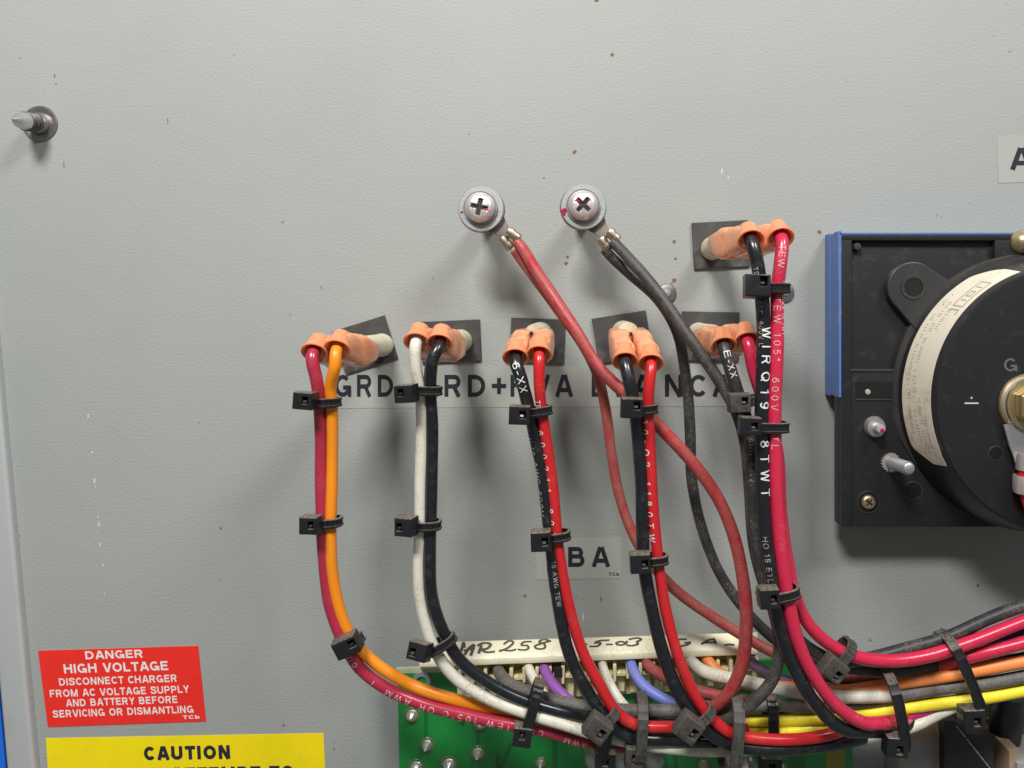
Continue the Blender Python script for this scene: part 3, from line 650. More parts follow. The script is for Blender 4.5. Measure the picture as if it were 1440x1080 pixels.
# wires from the two posts
wire('w13', 'insulated_wire', 'darkred', 7.4, [(727, 340, 100), (736, 352, 104), (748, 372, 118), (775, 412, 140), (806, 460, 158), (840, 513, 168), (878, 552, 178), (930, 603, 180), (975, 651, 182), (1010, 703, 184), (1035, 765, 186), (1047, 830, 188), (1049, 885, 188), (1044, 935, 184), (1030, 968, 178), (1010, 990, 168), (985, 1004, 150)],
     'dark red wire looping from the first post in front of the hanging wires')
wire('w14', 'insulated_wire', 'dustyred', 6.6, [(724, 352, 96), (733, 366, 94), (752, 392, 100), (784, 434, 112), (815, 478, 120), (840, 525, 124), (852, 575, 122), (859, 635, 120), (871, 697, 120), (897, 765, 122), (940, 820, 122), (1000, 866, 122), (1055, 900, 122), (1090, 918, 124), (1130, 938, 126), (1180, 950, 130), (1240, 952, 136)],
     'dusty red wire curving behind the hanging wires to the loom')
wire('w15', 'insulated_wire', 'blackdusty', 7.0, [(862, 340, 100), (872, 350, 105), (895, 375, 122), (935, 424, 146), (970, 474, 164), (1008, 531, 178), (1034, 575, 186), (1047, 615, 186), (1053, 680, 186), (1060, 760, 188), (1074, 820, 188), (1089, 862, 190), (1097, 905, 194), (1088, 953, 196), (1062, 985, 194), (1030, 1009, 184), (1000, 1021, 166), (970, 1026, 150)],
     'dusty grey-black wire hooking back into the loom under the bundle')
wire('w16', 'insulated_wire', 'charcoal', 6.8, [(850, 350, 96), (860, 362, 94), (885, 384, 96), (925, 421, 100), (952, 467, 104), (965, 530, 106), (970, 610, 108), (973, 675, 108), (985, 738, 110), (1008, 797, 112), (1038, 845, 114), (1072, 884, 116), (1110, 912, 118), (1150, 928, 122), (1200, 940, 128)],
     'thin black wire hanging behind the dark red loop')

# ---------------------------------------------------------------- the board, its connector and their wires
pcb = empty('circuit_board', P(880, 1000, 40)); tag(pcb, 'green circuit board with solder points beneath the wire loom', 'circuit board')
def Q(px, py, d): q = P(px, py, d); return (q[0], q[1])
MB().prism([Q(559, 945, 44), Q(1196, 925, 44), Q(1206, 1400, 44), Q(567, 1400, 44)], 38, 44).build('board', 'pcb', pcb)
MB().prism([Q(557, 940, 42), Q(652, 937, 42), Q(652, 943.2, 42), Q(558, 946, 42)], 37.5, 44.4).build('board_edge', 'pcbedge', pcb)
MB().prism([Q(1160, 1000, 44), Q(1187, 1000, 44), Q(1192, 1400, 44), Q(1166, 1400, 44)], 43, 44.5).build('bare_strip', 'gold', pcb)
for x0, y0, x1, y1, wd in ((599, 1000, 599, 1046, 5), (672, 1020, 672, 1062, 5), (1120, 1045, 1122, 1300, 22), (780, 1040, 782, 1200, 7), (720, 1045, 690, 1110, 5), (860, 1060, 862, 1200, 9), (1068, 1050, 1070, 1200, 7), (700, 1062, 700, 1200, 5), (950, 1060, 952, 1200, 6)):
    a, b = V3(Q(x0, y0, 44.3)), V3(Q(x1, y1, 44.3)); t = unit((*(b-a), 0))[:2]; n_ = V3((-t[1], t[0]))*wd/2
    MB().prism([a+n_, b+n_, b-n_, a-n_], 43.8, 44.35).build('trace', 'trace', pcb)
for x, y, r, spike in ((579, 1007, 9, .3), (600, 1049, 8.5, 1), (676, 1018, 9, .2), (672, 1061, 9, 1), (585, 1080, 9, .4), (631, 1077, 10, .6), (648, 1010, 5, 0), (593, 985, 5, .2), (990, 1077, 8, 1), (760, 1075, 7, .5), (1100, 1082, 8, .5)):
    q = Q(x, y, 46); s = MB().lathe([(r, 44.3), (r*.86, 45.2), (r*.78, 47.5), (r*.62, 49.8), (r*.38, 51.6+1.5*spike), (r*.16, 53+4*spike), (0, 53.5+5*spike)], (*q, 0), n=20).build('solder_joint', 'solder', pcb)
    MB().ringlathe([(r*.9, 44.3), (r*1.28, 44.3), (r*1.2, 44.9), (r*.9, 45)], (*q, 0), n=20).build('flux_ring', 'flux', s)
for x, y, r in ((593, 958, 11),):
    MB().ringlathe([(7, 44.2), (r+2, 44.2), (r+1, 47), (7, 47.5)], (*Q(x, y, 46), 0), n=24).build('mounting_ring', 'steel', pcb)
for x, y, r in ((836, 1072, 14), (880, 1076, 15), (921, 1072, 15), (1055, 1082, 12)):
    MB().lathe([(r, 44.2), (r, 66), (r*.85, 74), (r*.5, 79), (0, 81)], (*Q(x, y, 75), 0), n=28).build('capacitor', 'steel', pcb)

blk = empty('edge_connector', P(825, 930, 60)); tag(blk, 'cream edge connector with handwritten marks and coloured wires plugged into it', 'connector block')
DB = 84
def lerp(a, b, t): return a+(b-a)*t
def topy(x): return 904+(889-904)*(x-590)/(1065-590)
def ledge(x): return 936+(920-936)*(x-645)/(1060-645)
# sloping written face, then an upright ledge
rings = []
for x in [590]+[645+35*q for q in range(13)]:
    yt = topy(x); yl = ledge(max(x, 600))
    A = P(x, yt, 66); B = P(x, yl-8, DB); C = P(x, yl+.5, DB+1); Dn = P(x, yl+.5, 46); E = P(x, yt+3, 46)
    rings.append([A, B, C, Dn, E])
MB().loft(rings).build('housing', 'creamblock', blk, bevel=.6, seg=1)
MB().loft([[P(646, 935, 45), P(646, 935, 54), P(646, 988, 54), P(646, 988, 45)], [P(1064, 916, 45), P(1064, 916, 54), P(1064, 966, 54), P(1064, 966, 45)]]).build('back_wall', 'creamdeep', blk)
NCELL = 23
x0c, x1c = 648, 1062
for k in range(NCELL+1):
    x = lerp(x0c, x1c, k/NCELL); yl = ledge(x)
    a = P(x, yl+1, 70); b = P(x, yl+(22 if k % 2 else 26), 70)
    MB().box(((a[0]+b[0])/2, (a[1]+b[1])/2, 67.5), (4.2, b[1]-a[1], 27)).build('divider', 'celldivider', blk, bevel=.6, seg=1)
    if k < NCELL:
        x = lerp(x0c, x1c, (k+.5)/NCELL); yl = ledge(x)
        a = P(x, yl+24, 66); b = P(x, yl+random.uniform(43, 50), 66); j = random.uniform(-.6, .6)
        MB().box(((a[0]+b[0])/2+j, (a[1]+b[1])/2, 60+random.uniform(-1, 1)), (11.5, b[1]-a[1], 11)).build('contact_tab', 'creamdeep' if k in (2, 9) else 'celldivider', blk, bevel=1, seg=1)
        a = P(x, yl+19, 72); MB().box((a[0], a[1], 66), (12, 5, 20)).build('latch_bar', 'celldivider', blk, bevel=.6, seg=1)
q = P(785, 945, 80); MB().box((q[0], q[1], 78), (11, 13, 8)).build('empty_contact', 'recess', blk, bevel=.8)
MB().prism([Q(645, 960, 50), Q(668, 960, 50), Q(668, 976, 50), Q(645, 976, 50)], 45, 62).build('end_foot', 'creamblock', blk, bevel=1)
# handwriting lies on the sloping face
def onface(px, py):
    t = (py-topy(px))/max(1e-3, (ledge(px)-8-topy(px))); d = lerp(66, DB, min(1, max(0, t)))+.7
    return P(px, py, d)
HW = [[(641, 909), (647, 917), (652, 903), (653, 911)], [(653, 921), (660, 911), (667, 906)], [(667, 906), (662, 922)], [(652, 915), (668, 911)],
      [(677, 907), (673, 919)], [(671, 908), (681, 904), (690, 906), (685, 912), (677, 913), (684, 917), (696, 916)],
      [(708, 906), (716, 901), (722, 903), (714, 911), (701, 916), (706, 914), (717, 915), (726, 913)],
      [(748, 902), (736, 903), (733, 907), (742, 908), (743, 912), (735, 914), (728, 913)],
      [(773, 901), (764, 899), (758, 903), (766, 906), (766, 911), (755, 912), (752, 909), (764, 904), (775, 901)],
      [(819, 906), (826, 906)], [(857, 900), (843, 901), (836, 904), (845, 904), (841, 908), (829, 909)], [(852, 906), (862, 906)],
      [(880, 904), (873, 902), (866, 905), (872, 907), (880, 905), (882, 901)], [(884, 899), (897, 897), (902, 899), (895, 903), (898, 905), (888, 908), (881, 907)],
      [(966, 899), (956, 899), (949, 904), (955, 908), (965, 907), (971, 904)], [(962, 904), (972, 903)],
      [(986, 906), (994, 901), (1004, 898)], [(1004, 898), (1007, 905)], [(990, 904), (1006, 903)], [(1019, 907), (1026, 906), (1033, 907)]]
mb = MB()
for ln in HW:
    p = spline(np.c_[np.array(ln, float), np.zeros(len(ln))], 1.5)[:, :2] if len(ln) > 2 else np.array([np.array(ln[0])*(1-t)+np.array(ln[1])*t for t in np.linspace(0, 1, 6)])
    t = np.gradient(p, axis=0); t /= np.linalg.norm(t, axis=1)[:, None]+1e-9; nr = np.c_[-t[:, 1], t[:, 0]]; vs = []
    for i in range(len(p)):
        k = (1.55 if p[i][0] < 700 else 1.3)*(.8+.55*abs(nr[i][0]))
        vs += [onface(*(p[i]+nr[i]*k)), onface(*(p[i]-nr[i]*k))]
    mb.add(vs, [(2*i, 2*i+1, 2*i+3, 2*i+2) for i in range(len(p)-1)])
mb.build('handwriting', 'marker', blk, flat=True)

GC = 'wires plugged into the cream connector'
def cw(key, m, r, pts, label): return wire(key, 'insulated_wire', m, r, pts, label, GC)
cw('c1', 'greywire', 7.6, [(701, 932, 62), (702, 945, 84), (716, 962, 110), (750, 977, 136), (800, 990, 150), (850, 998, 154), (920, 999, 152), (1000, 997, 150), (1080, 991, 150), (1150, 994, 150), (1200, 988, 150), (1250, 980, 150), (1320, 969, 150), (1380, 961, 150), (1460, 948, 150), (1540, 936, 150)], 'dusty grey wire from the connector running along the middle of the loom')
cw('c2', 'white', 6.2, [(743, 930, 62), (745, 943, 86), (757, 966, 106), (778, 995, 124), (810, 1012, 130), (870, 1016, 130)], 'cream wire entering the connector beside the purple wire')
cw('c3', 'purple', 6.6, [(764, 930, 62), (767, 944, 86), (781, 965, 106), (808, 989, 124), (850, 1010, 132), (900, 1014, 130)], 'bright purple wire entering the connector')
cw('c4', 'whitedirty', 6.0, [(847, 926, 62), (848, 938, 86), (858, 962, 104), (876, 990, 120), (905, 1012, 128), (960, 1016, 128)], 'speckled dirty white wire entering the connector between red and blue')
cw('c5', 'blue', 6.8, [(887, 925, 62), (890, 940, 88), (905, 963, 108), (935, 984, 124), (970, 1000, 130), (1030, 1010, 130)], 'dusty blue wire entering the connector')
cw('c6', 'dustyred', 6.8, [(906, 924, 62), (912, 936, 88), (932, 951, 110), (965, 967, 126), (1010, 978, 134), (1060, 987, 136), (1110, 1000, 130)], 'pinkish red wire leaving the connector behind the bright red wire')
cw('c7', 'white', 7.6, [(970, 922, 62), (973, 931, 86), (992, 945, 112), (1045, 958, 134), (1100, 970, 142), (1150, 977, 150), (1195, 980, 157), (1235, 979, 155), (1275, 975, 142), (1320, 968, 128)], 'clean white wire leaving the connector toward the orange wire')
cw('c8', 'orangedull', 7.4, [(990, 920, 62), (996, 929, 80), (1010, 945, 92), (1050, 962, 108), (1110, 968, 126), (1160, 972, 138), (1210, 969, 146), (1270, 960, 150), (1330, 950, 152), (1400, 938, 152), (1470, 926, 152), (1540, 915, 152)], 'dull orange wire running along the loom past the meter')
cw('c9', 'violetdusty', 7.2, [(1048, 918, 62), (1055, 930, 84), (1078, 946, 104), (1115, 959, 118), (1170, 962, 124), (1240, 958, 128), (1320, 945, 132), (1440, 926, 140), (1540, 910, 140)], 'dusty violet wire passing behind the loom')
GL = 'wires gathered in the loom'
def lw(key, m, r, pts, label): return wire(key, 'insulated_wire', m, r, pts, label, GL)
lw('l1', 'yellow', 7.2, [(960, 1014, 138), (1030, 1013, 142), (1100, 1013, 146), (1160, 1010, 148), (1215, 1003, 150), (1260, 997, 150), (1320, 989, 150), (1380, 981, 150), (1460, 968, 150), (1540, 955, 150)], 'bright yellow wire along the lower side of the loom')
lw('l2', 'yellow', 5.6, [(1000, 1033, 146), (1050, 1031, 150), (1100, 1029, 150), (1150, 1023, 146), (1200, 1014, 138)], 'short visible yellow wire under the dusty grey hook')
lw('l3', 'darkred', 5.5, [(990, 1022, 138), (1040, 1022, 144), (1090, 1019, 142), (1140, 1016, 134)], 'thin dark red wire between the two yellow wires')
lw('l4', 'rose', 7.6, [(1220, 958, 118), (1270, 949, 128), (1310, 938, 142), (1360, 924, 158), (1440, 903, 158), (1530, 880, 156)], 'rose wire with worn printing between orange and upper red')
lw('l5', 'charcoal', 7.0, [(1180, 938, 160), (1240, 944, 158), (1290, 940, 150), (1350, 925, 140), (1400, 905, 138), (1460, 885, 136), (1530, 865, 136)], 'black wire tucked under the upper rose wire')
lw('l6', 'navy', 5.6, [(1300, 925, 132), (1360, 912, 136), (1410, 896, 138), (1470, 880, 138)], 'navy wire between the two rose wires')
lw('l7', 'black', 6.4, [(1290, 962, 134), (1350, 948, 140), (1400, 934, 142), (1470, 918, 142)], 'black wire squeezed above the orange wire')
lw('l8', 'charcoal', 6.2, [(1290, 914, 146), (1340, 896, 142), (1390, 871, 140), (1450, 848, 138), (1530, 826, 138)], 'charcoal cable rising along the top of the loom')
lw('l9', 'magenta', 5.6, [(1180, 1028, 150), (1240, 1018, 150), (1290, 1004, 148), (1340, 985, 146), (1380, 972, 142)], 'magenta wire under the yellow wire')

# ---------------------------------------------------------------- cable ties
GT = 'black cable ties around the wires'
def tie(head, size, rot, cen, a, b, d, axis, label, sw=13, dusty=False, hd=None, tilt=0, yaw=0, headbox=True, slot=(.16, -.05)):
    """cen: (px, py) of the loop, a/b half widths across and in depth, axis: direction of the wires in degrees (90 = upright)"""
    m = 'tiedusty' if dusty else 'tie'
    c = P(*cen, d); ax = V3((math.cos(R(axis)), -math.sin(R(axis)), 0)); pr = V3((math.sin(R(axis)), math.cos(R(axis)), 0))
    e = empty('cable_tie', c); tag(e, label, 'cable tie', GT)
    n = 44; th = 2.4; mb = MB(); rings = []
    for k in range(n):
        q = 2*math.pi*k/n; cx = math.copysign(abs(math.cos(q))**.72, math.cos(q)); sx = math.copysign(abs(math.sin(q))**.72, math.sin(q))
        p = c+pr*a*cx+V3((0, 0, 1))*b*sx
        o_ = unit(pr*math.cos(q)*b+V3((0, 0, 1))*math.sin(q)*a); t_ = th+(.95 if k % 2 else 0)
        rings.append([p-ax*sw/2, p+ax*sw/2, p+ax*(sw/2-.8)+o_*t_, p+ax*(sw/2-3)+o_*t_, p+ax*(sw/2-3.2)+o_*(t_-.7), p-ax*(sw/2-3.2)+o_*(t_-.7), p-ax*(sw/2-3)+o_*t_, p-ax*(sw/2-.8)+o_*t_])
    rings.append(rings[0]); mb.loft(rings, cap=False).build('strap', m, e, sharp=25)
    if not headbox: return e
    hd = d+b+8 if hd is None else hd
    h = P(*head, hd); w_, h_ = [x*(D-hd)/D for x in size]
    Rm = Matrix.Rotation(R(rot), 3, 'Z') @ Matrix.Rotation(R(tilt), 3, 'X') @ Matrix.Rotation(R(yaw), 3, 'Y')
    ex, ey, ez = [V3(Rm @ Vector(v)) for v in ((1, 0, 0), (0, 1, 0), (0, 0, 1))]
    dp = 19
    # body built as a frame round the slot
    sx, sy = slot[0]*w_, slot[1]*h_; sw2, sh2 = .15*w_, .21*h_
    def pt(x, y, z): return h+ex*x+ey*y+ez*z
    X = [-w_/2, w_/2]; Y = [-h_/2, h_/2]
    def ring8(z, k=1): return [pt(X[0]*k, Y[0]*k, z), pt(X[1]*k, Y[0]*k, z), pt(X[1]*k, Y[1]*k, z), pt(X[0]*k, Y[1]*k, z)]
    def ringS(z): return [pt(sx-sw2, sy-sh2, z), pt(sx+sw2, sy-sh2, z), pt(sx+sw2, sy+sh2, z), pt(sx-sw2, sy+sh2, z)]
    mbh = MB(); rr = [ring8(-dp/2, .86), ring8(-dp/2+3, 1.0), ring8(dp/2-1.6, .97), ring8(dp/2, .90), ringS(dp/2), ringS(-dp/2+5)]
    mbh.loft(rr); hb = mbh.build('head', m, e, bevel=.9, seg=2)
    pw = MB(); pw.box(pt(sx-sw2*.25, sy+sh2*.3, dp/2-5), (sw2*1.1, sh2*.5, 6), ex, unit(ey+ez*.5), ez); pw.build('pawl', m, hb)
    return e

tie((430, 563), (29, 25), 4, (458, 566), 14.5, 10, 197, 92, 'cable tie just below the connectors of the crimson and orange wires', sw=11, yaw=-6)
tie((438, 737), (27, 25), 0, (460, 734), 14.5, 10, 190, 92, 'cable tie halfway down the crimson and orange wires', sw=11, yaw=-6)
tie((489, 906), (36, 27), -24, (492, 906), 14.5, 10, 182, 120, 'tilted cable tie where the crimson and orange wires bend', sw=12, slot=(.30, -.1), tilt=-8)
tie((572, 553), (29, 26), -4, (599, 549), 15.5, 10, 200, 88, 'cable tie just below the connectors of the white and black wires', sw=11, yaw=-14, slot=(-.12, -.08))
tie((572, 739), (28, 27), 0, (598, 738), 15.5, 10, 190, 90, 'cable tie halfway down the white and black wires', sw=11, yaw=-16, slot=(-.2, 0))
tie((591, 915), (30, 25), 10, (618, 907), 18, 12, 185, 118, 'loose cable tie at the bend of the white and black wires', sw=11, yaw=-20, slot=(-.18, .08), tilt=14, dusty=False)
tie((731, 583), (30, 27), 2, (754, 579), 15.5, 10, 202, 98, 'cable tie on the middle wires just below the clear tape lettering', sw=11)
tie((761, 759), (29, 29), -2, (780, 754), 15.5, 10, 195, 96, 'cable tie on the middle wires beside the small BA label', sw=11, slot=(.2, 0))
tie((888, 573), (31, 29), 2, (902, 576), 15.5, 10, 206, 94, 'cable tie over the crossing dark red wire', sw=11, slot=(.22, -.14))
tie((900, 790), (29, 28), -2, (917, 787), 15.5, 10, 202, 94, 'cable tie where the dusty red wire passes behind the fourth pair', sw=11, slot=(.2, 0))
tie((1064, 403), (36, 33), 2, (1083, 406), 19, 11, 222, 90, 'cable tie at the top of the thick printed wires', sw=12, slot=(.2, -.18), tilt=8)
tie((1039, 566), (31, 27), -2, (1046, 566), 15, 10, 200, 106, 'dusty cable tie on the grey wire from the low terminal', sw=11, dusty=True, slot=(.2, -.1))
tie((1054, 598), (30, 25), 2, (1076, 600), 23, 13, 222, 89, 'cable tie midway down the thick printed wires', sw=12, slot=(.15, 0))
tie((1080, 839), (28, 29), -3, (1094, 835), 21, 13, 222, 100, 'dust topped cable tie low on the thick wires', sw=12, slot=(.2, 0), dusty=False)
# ties round the loom
tie((735, 1032), (27, 28), 8, (748, 997), 33, 15, 168, -16, 'cable tie round the loom where orange goes under white', sw=13, hd=178, slot=(0, -.12))
tie((840, 1023), (34, 32), 36, (848, 1012), 19, 12, 188, -52, 'dusty cable tie where the middle wires bend into the loom', sw=12, dusty=True, slot=(.2, 0))
tie((851, 1066), (28, 27), 4, (851, 1032), 31, 18, 166, -12, 'cable tie with a glossy hanging head near the speckled white wire', sw=13, hd=176, slot=(0, 0))
tie((892, 1062), (27, 31), 4, (900, 1024), 36, 27, 166, -4, 'dusty strapped cable tie round the loom under the blue wire', sw=13, hd=180, slot=(0, 0), dusty=True)
tie((968, 1022), (34, 34), 36, (981, 1010), 19, 12, 198, -54, 'dusty tilted cable tie where the fourth pair bends into the loom', sw=12, dusty=True, slot=(.22, 0))
tie((1035, 1084), (30, 27), 6, (1027, 1030), 47, 38, 168, -6, 'cable tie strapped over the loom where the dark red loop ends', sw=14, hd=196, slot=(0, 0), dusty=True)
tie((1083, 1074), (30, 27), 0, (1083, 1018), 34, 16, 146, 0, 'ribbed cable tie strap crossing the two yellow wires', sw=13, hd=120, slot=(0, 0))
tie((1171, 939), (33, 30), 38, (1181, 922), 20, 12, 188, -38, 'dust covered cable tie on the branching rose and charcoal wires', sw=12, dusty=True, slot=(.22, .1))
tie((1258, 1046), (31, 29), 4, (1250, 992), 46, 36, 164, 10, 'cable tie with a steel-bright pawl round the whole loom', sw=13, hd=192, slot=(.1, .1))
tie((1365, 1007), (31, 29), -2, (1350, 948), 50, 28, 160, 22, 'cable tie round the loom beneath the meter', sw=13, hd=180, slot=(.12, .1), dusty=False)

# ---------------------------------------------------------------- the meter
mt = empty('panel_meter', P(1440, 560, 0)); tag(mt, 'black round-backed panel meter with a paper label and blue taped side', 'meter')
FD = 57.0
q0, q1 = P(1184, 331, FD), P(1188, 741, FD); bx0, bx1 = q0[0], 1700.0; by0, by1 = P(1184, 330, FD)[1], q1[1]
# base: frame round a recessed pocket at the upper corner
pk = [P(1198, 342, FD), P(1396, 505, FD)]
MB().box(((bx0+bx1)/2, (by0+by1)/2, 37.5), (bx1-bx0, by1-by0, 21)).build('base', 'bakelite', mt, bevel=1)
MB().box(((bx0+22+bx1)/2, (by0+by1)/2, 13.4), (bx1-bx0-22, by1-by0-30, 27)).build('back_body', 'bakelitedull', mt, bevel=1)
def rim(x0, y0, x1, y1, d0=47.5, d1=FD, name='rim', m='bakelite'):
    return MB().box(((x0+x1)/2, (y0+y1)/2, (d0+d1)/2), (x1-x0, y1-y0, d1-d0)).build(name, m, mt, bevel=1.2)
pxa, pya = P(1198, 338, FD)[:2]; pxb, pyb = P(1399, 519, FD)[:2]
rim(bx0, by0, bx1, pya); rim(bx0, pya+.02, pxa, by1-.02)
rim(pxb, pya+.02, bx1, pya+46)
rim(pxa+.02, pyb, bx1, by1-.02)
MB().lathe([(5.5, 48), (5.5, 55), (4, 57), (0, 57.5)], (*P(1206, 347, 56)[:2], 0), n=14).build('corner_boss', 'bakelitedull', mt)
# window cut beside the drum: dark shallow pocket with a lighter lower lip
def pocket(x0, y0, x1, y1):
    a, b = P(x0, y0, FD), P(x1, y1, FD)
    MB().box(((a[0]+b[0])/2, (a[1]+b[1])/2, FD+.1), (b[0]-a[0], b[1]-a[1], .8)).build('slot', 'slot', mt)
    MB().box(((a[0]+b[0])/2, b[1]+.9, FD+.6), (b[0]-a[0]+2, 2, 1.6)).build('slot_lip', 'bakelitedull', mt, bevel=.6)
pocket(1203, 537, 1256, 561)
MB().box((*P(1225, 521, FD)[:2], FD+.5), (58, 2.6, 1.8)).build('mould_line', 'bakelitedull', mt, bevel=.6)
MB().lathe([(4, FD), (3.4, FD+1.5), (0, FD+2)], (*P(1220, 551, FD)[:2], 0), n=12).build('small_screw', 'bright', mt)
# ear with a hole
ec = P(1285, 404, 62)[:2]; dc = (1418.0, 549.0)
mb = MB(); NE = 40; outer = []
av = unit((dc[0]-ec[0], dc[1]-ec[1], 0)); ang0 = math.atan2(-av[1], -av[0])
re = 34
for k in range(25):
    a = ang0-math.pi/2+math.pi*k/24; outer.append((ec[0]+re*math.cos(a), ec[1]+re*math.sin(a)))
far = 66
sv = (math.cos(ang0+math.pi/2), math.sin(ang0+math.pi/2))
outer += [(ec[0]+av[0]*far+sv[0]*re*1.3, ec[1]+av[1]*far+sv[1]*re*1.3), (ec[0]+av[0]*far-sv[0]*re*1.3, ec[1]+av[1]*far-sv[1]*re*1.3)]
ear = mb.prism(outer, 48, 61).build('ear', 'eargrey', mt, bevel=2.2, seg=3)
MB().ringlathe([(12, 60.8), (17, 60.8), (16.2, 62.2), (12.6, 62.2)], (*ec, 0), n=30).build('hole_rim', 'bakelitedull', ear)
MB().lathe([(12, 60.9), (12, 61.4), (0, 61.4)], (*ec, 0), n=26).build('hole', 'slot', ear)
# drum
R0, R1 = 181.0, 166.0; DF = 133.0
rings = []
for k in range(49):
    q = R(86+k*2.6); wf = min(1, k/5, (48-k)/5)
    rings.append([(dc[0]+r*math.cos(q), dc[1]-r*math.sin(q), d) for r, d in ((170, 48), (R0+1+6*wf, 48), (R0+1+6*wf, 57), (R0+1+4*wf, 59.5), (R0-3, 60.2), (170, 60.2))])
MB().loft(rings).build('drum_flange', 'bakelitedull', mt)
MB().lathe([(R0, 59.8), (R1+1.5, DF-4), (R1-1, DF-.8), (R1-5, DF), (0, DF)], (*dc, 0), n=128).build('drum', 'bakelite', mt)
# paper label on the flank of the drum
def cone(phi, t, off): # phi in degrees counter-clockwise from +x, t 0..1 from flange to face
    r = lerp(R0, R1+1.5, t); d = lerp(59.8, DF-4, t); nx = unit((math.cos(R(phi))*69, -math.sin(R(phi))*69, (R0-R1-1.5)))
    return V3((dc[0]+r*math.cos(R(phi)), dc[1]-r*math.sin(R(phi)), d))+nx*off
mb = MB(); NP = 48; vs = []
rp = random.Random(3)
for i in range(NP+1):
    u = i/NP; phi = lerp(110, 209, u)
    t0, t1 = .13, .93
    if u < .10: t0 = lerp(.52, .13, (u/.10)**.6)
    if u > .93: t0 = lerp(.13, .55, (u-.93)/.07); t1 = .93-rp.uniform(0, .05)
    for off in (.1, .5):
        vs += [cone(phi, t0, off), cone(phi, t1, off)]
fs = []
for i in range(NP):
    b = 4*i; c_ = b+4
    fs += [(b+2, b+3, c_+3, c_+2), (b, c_, c_+1, b+1), (b, b+2, c_+2, c_), (b+1, c_+1, c_+3, b+3)]
fs += [(0, 1, 3, 2), (4*NP, 4*NP+2, 4*NP+3, 4*NP+1)]
pl = mb.add(vs, fs).build('paper_label', 'paper', mt, sharp=50)
mb = MB()
for row, (t, p0, p1, dn) in enumerate(((.28, 132, 176, .75), (.43, 136, 172, .7), (.34, 177, 196, .7), (.48, 174, 199, .8), (.62, 180, 204, .75), (.74, 184, 205, .6), (.57, 140, 152, .8))):
    ph = p0
    while ph < p1:
        wd = rp.uniform(.35, 1.0)
        if rp.random() < dn:
            hh = rp.uniform(.025, .05); k = rp.uniform(-.01, .01)
            mb.add([cone(ph, t-hh+k, .62), cone(ph+.30, t-hh+k, .62), cone(ph+.30, t+hh+k, .62), cone(ph, t+hh+k, .62)], [(0, 1, 2, 3)])
            if rp.random() < .5: mb.add([cone(ph, t+hh+k-.012, .62), cone(ph+wd*.8, t+hh+k-.012, .62), cone(ph+wd*.8, t+hh+k+.006, .62), cone(ph, t+hh+k+.006, .62)], [(0, 1, 2, 3)])
        ph += wd+.45
for (p0, p1, t0, t1) in ((122, 137, .55, .58), (122, 137, .80, .83), (121.5, 122.2, .55, .83), (137, 137.7, .55, .83), (125, 125.8, .62, .76), (128, 131, .62, .65), (128, 131, .73, .76), (128, 128.7, .62, .76), (131, 131.7, .62, .76), (133.5, 134.2, .62, .76), (139, 139.8, .55, .8), (139, 142, .78, .81)):
    n_ = 8
    for i in range(n_):
        a0, a1 = lerp(p0, p1, i/n_), lerp(p0, p1, (i+1)/n_)
        mb.add([cone(a0, t0, .62), cone(a1, t0, .62), cone(a1, t1, .62), cone(a0, t1, .62)], [(0, 1, 2, 3)])
mb.build('small_print', mat('grey_print', (.40, .34, .29), .7), pl, flat=True)
# face markings, holes
g = P(1421, 513, DF); vs, fs = fit_text('G', g[0]-8, g[0]+8, g[1]+8, 16, .005)
flat_text([(vs, fs)], DF+.25, mat('moulded_letter', (.12, .115, .11), .5), mt)
g = P(1366, 567, DF)
MB().box((g[0], g[1], DF+.2), (17, 1.6, .9)).box((g[0], g[1]-6.5, DF+.2), (1.8, 2.2, .9)).build('plus_mark', mat('white_mark', (.6, .6, .6), .6), mt)
h = P(1400, 638, DF); MB().lathe([(8.2, DF), (8.2, DF+.4), (0, DF+.4)], (h[0], h[1], 0), n=24).build('hole', 'slot', mt)
MB().ringlathe([(8, DF-.2), (9.8, DF-.2), (9.2, DF+.7), (8.2, DF+.7)], (h[0], h[1], 0), n=26).build('hole_rim', 'bakelitedull', mt)
h = P(1284, 690, FD); MB().lathe([(11, FD), (11, FD+.4), (0, FD+.4)], (h[0], h[1], 0), n=24).build('hole', 'slot', mt)
MB().ringlathe([(10.8, FD-.2), (13, FD-.2), (12.4, FD+.8), (11, FD+.8)], (h[0], h[1], 0), n=26).build('hole_rim', 'bakelitedull', mt)
# nut on a short stud
h = P(1229, 600, FD); e2 = MB().lathe([(14, FD), (14.5, FD+2), (14, FD+4), (12, FD+9), (0, FD+9)], (h[0], h[1], 0), n=6 and 20).build('nut', 'steel', mt)
MB().lathe([(6.5, FD+8), (6.3, FD+22), (5, FD+24), (0, FD+24.5)], (h[0], h[1], 0), n=18).build('stud', 'bright', e2)
MB().lathe([(3, FD+24.2), (2.6, FD+25.2), (0, FD+25.4)], (h[0]+1, h[1]+1.5, 0), n=12).build('red_mark', 'redink', e2)
# long stud with toothed washer
h = P(1252, 650, FD); tp = P(1279, 659, 118); ax = unit(tp-h)
teeth = []
for k in range(40):
    a = 2*math.pi*k/40; r = 13.2 if k % 2 else 10.8; teeth.append((h[0]+r*math.cos(a), h[1]+r*math.sin(a)))
e2 = MB().prism(teeth, FD, FD+3).build('toothed_washer', 'bright', mt)
prof = [(8.5, 0)]; z = 3
while z < np.linalg.norm(tp-h)-4: prof += [(7.4, z), (8.3, z+1), (7.4, z+2)]; z += 2.4
prof += [(7.0, np.linalg.norm(tp-h)-1), (5.5, np.linalg.norm(tp-h)), (0, np.linalg.norm(tp-h))]
MB().lathe(prof, h, ax, n=22).build('stud', 'steel', e2, sharp=60)
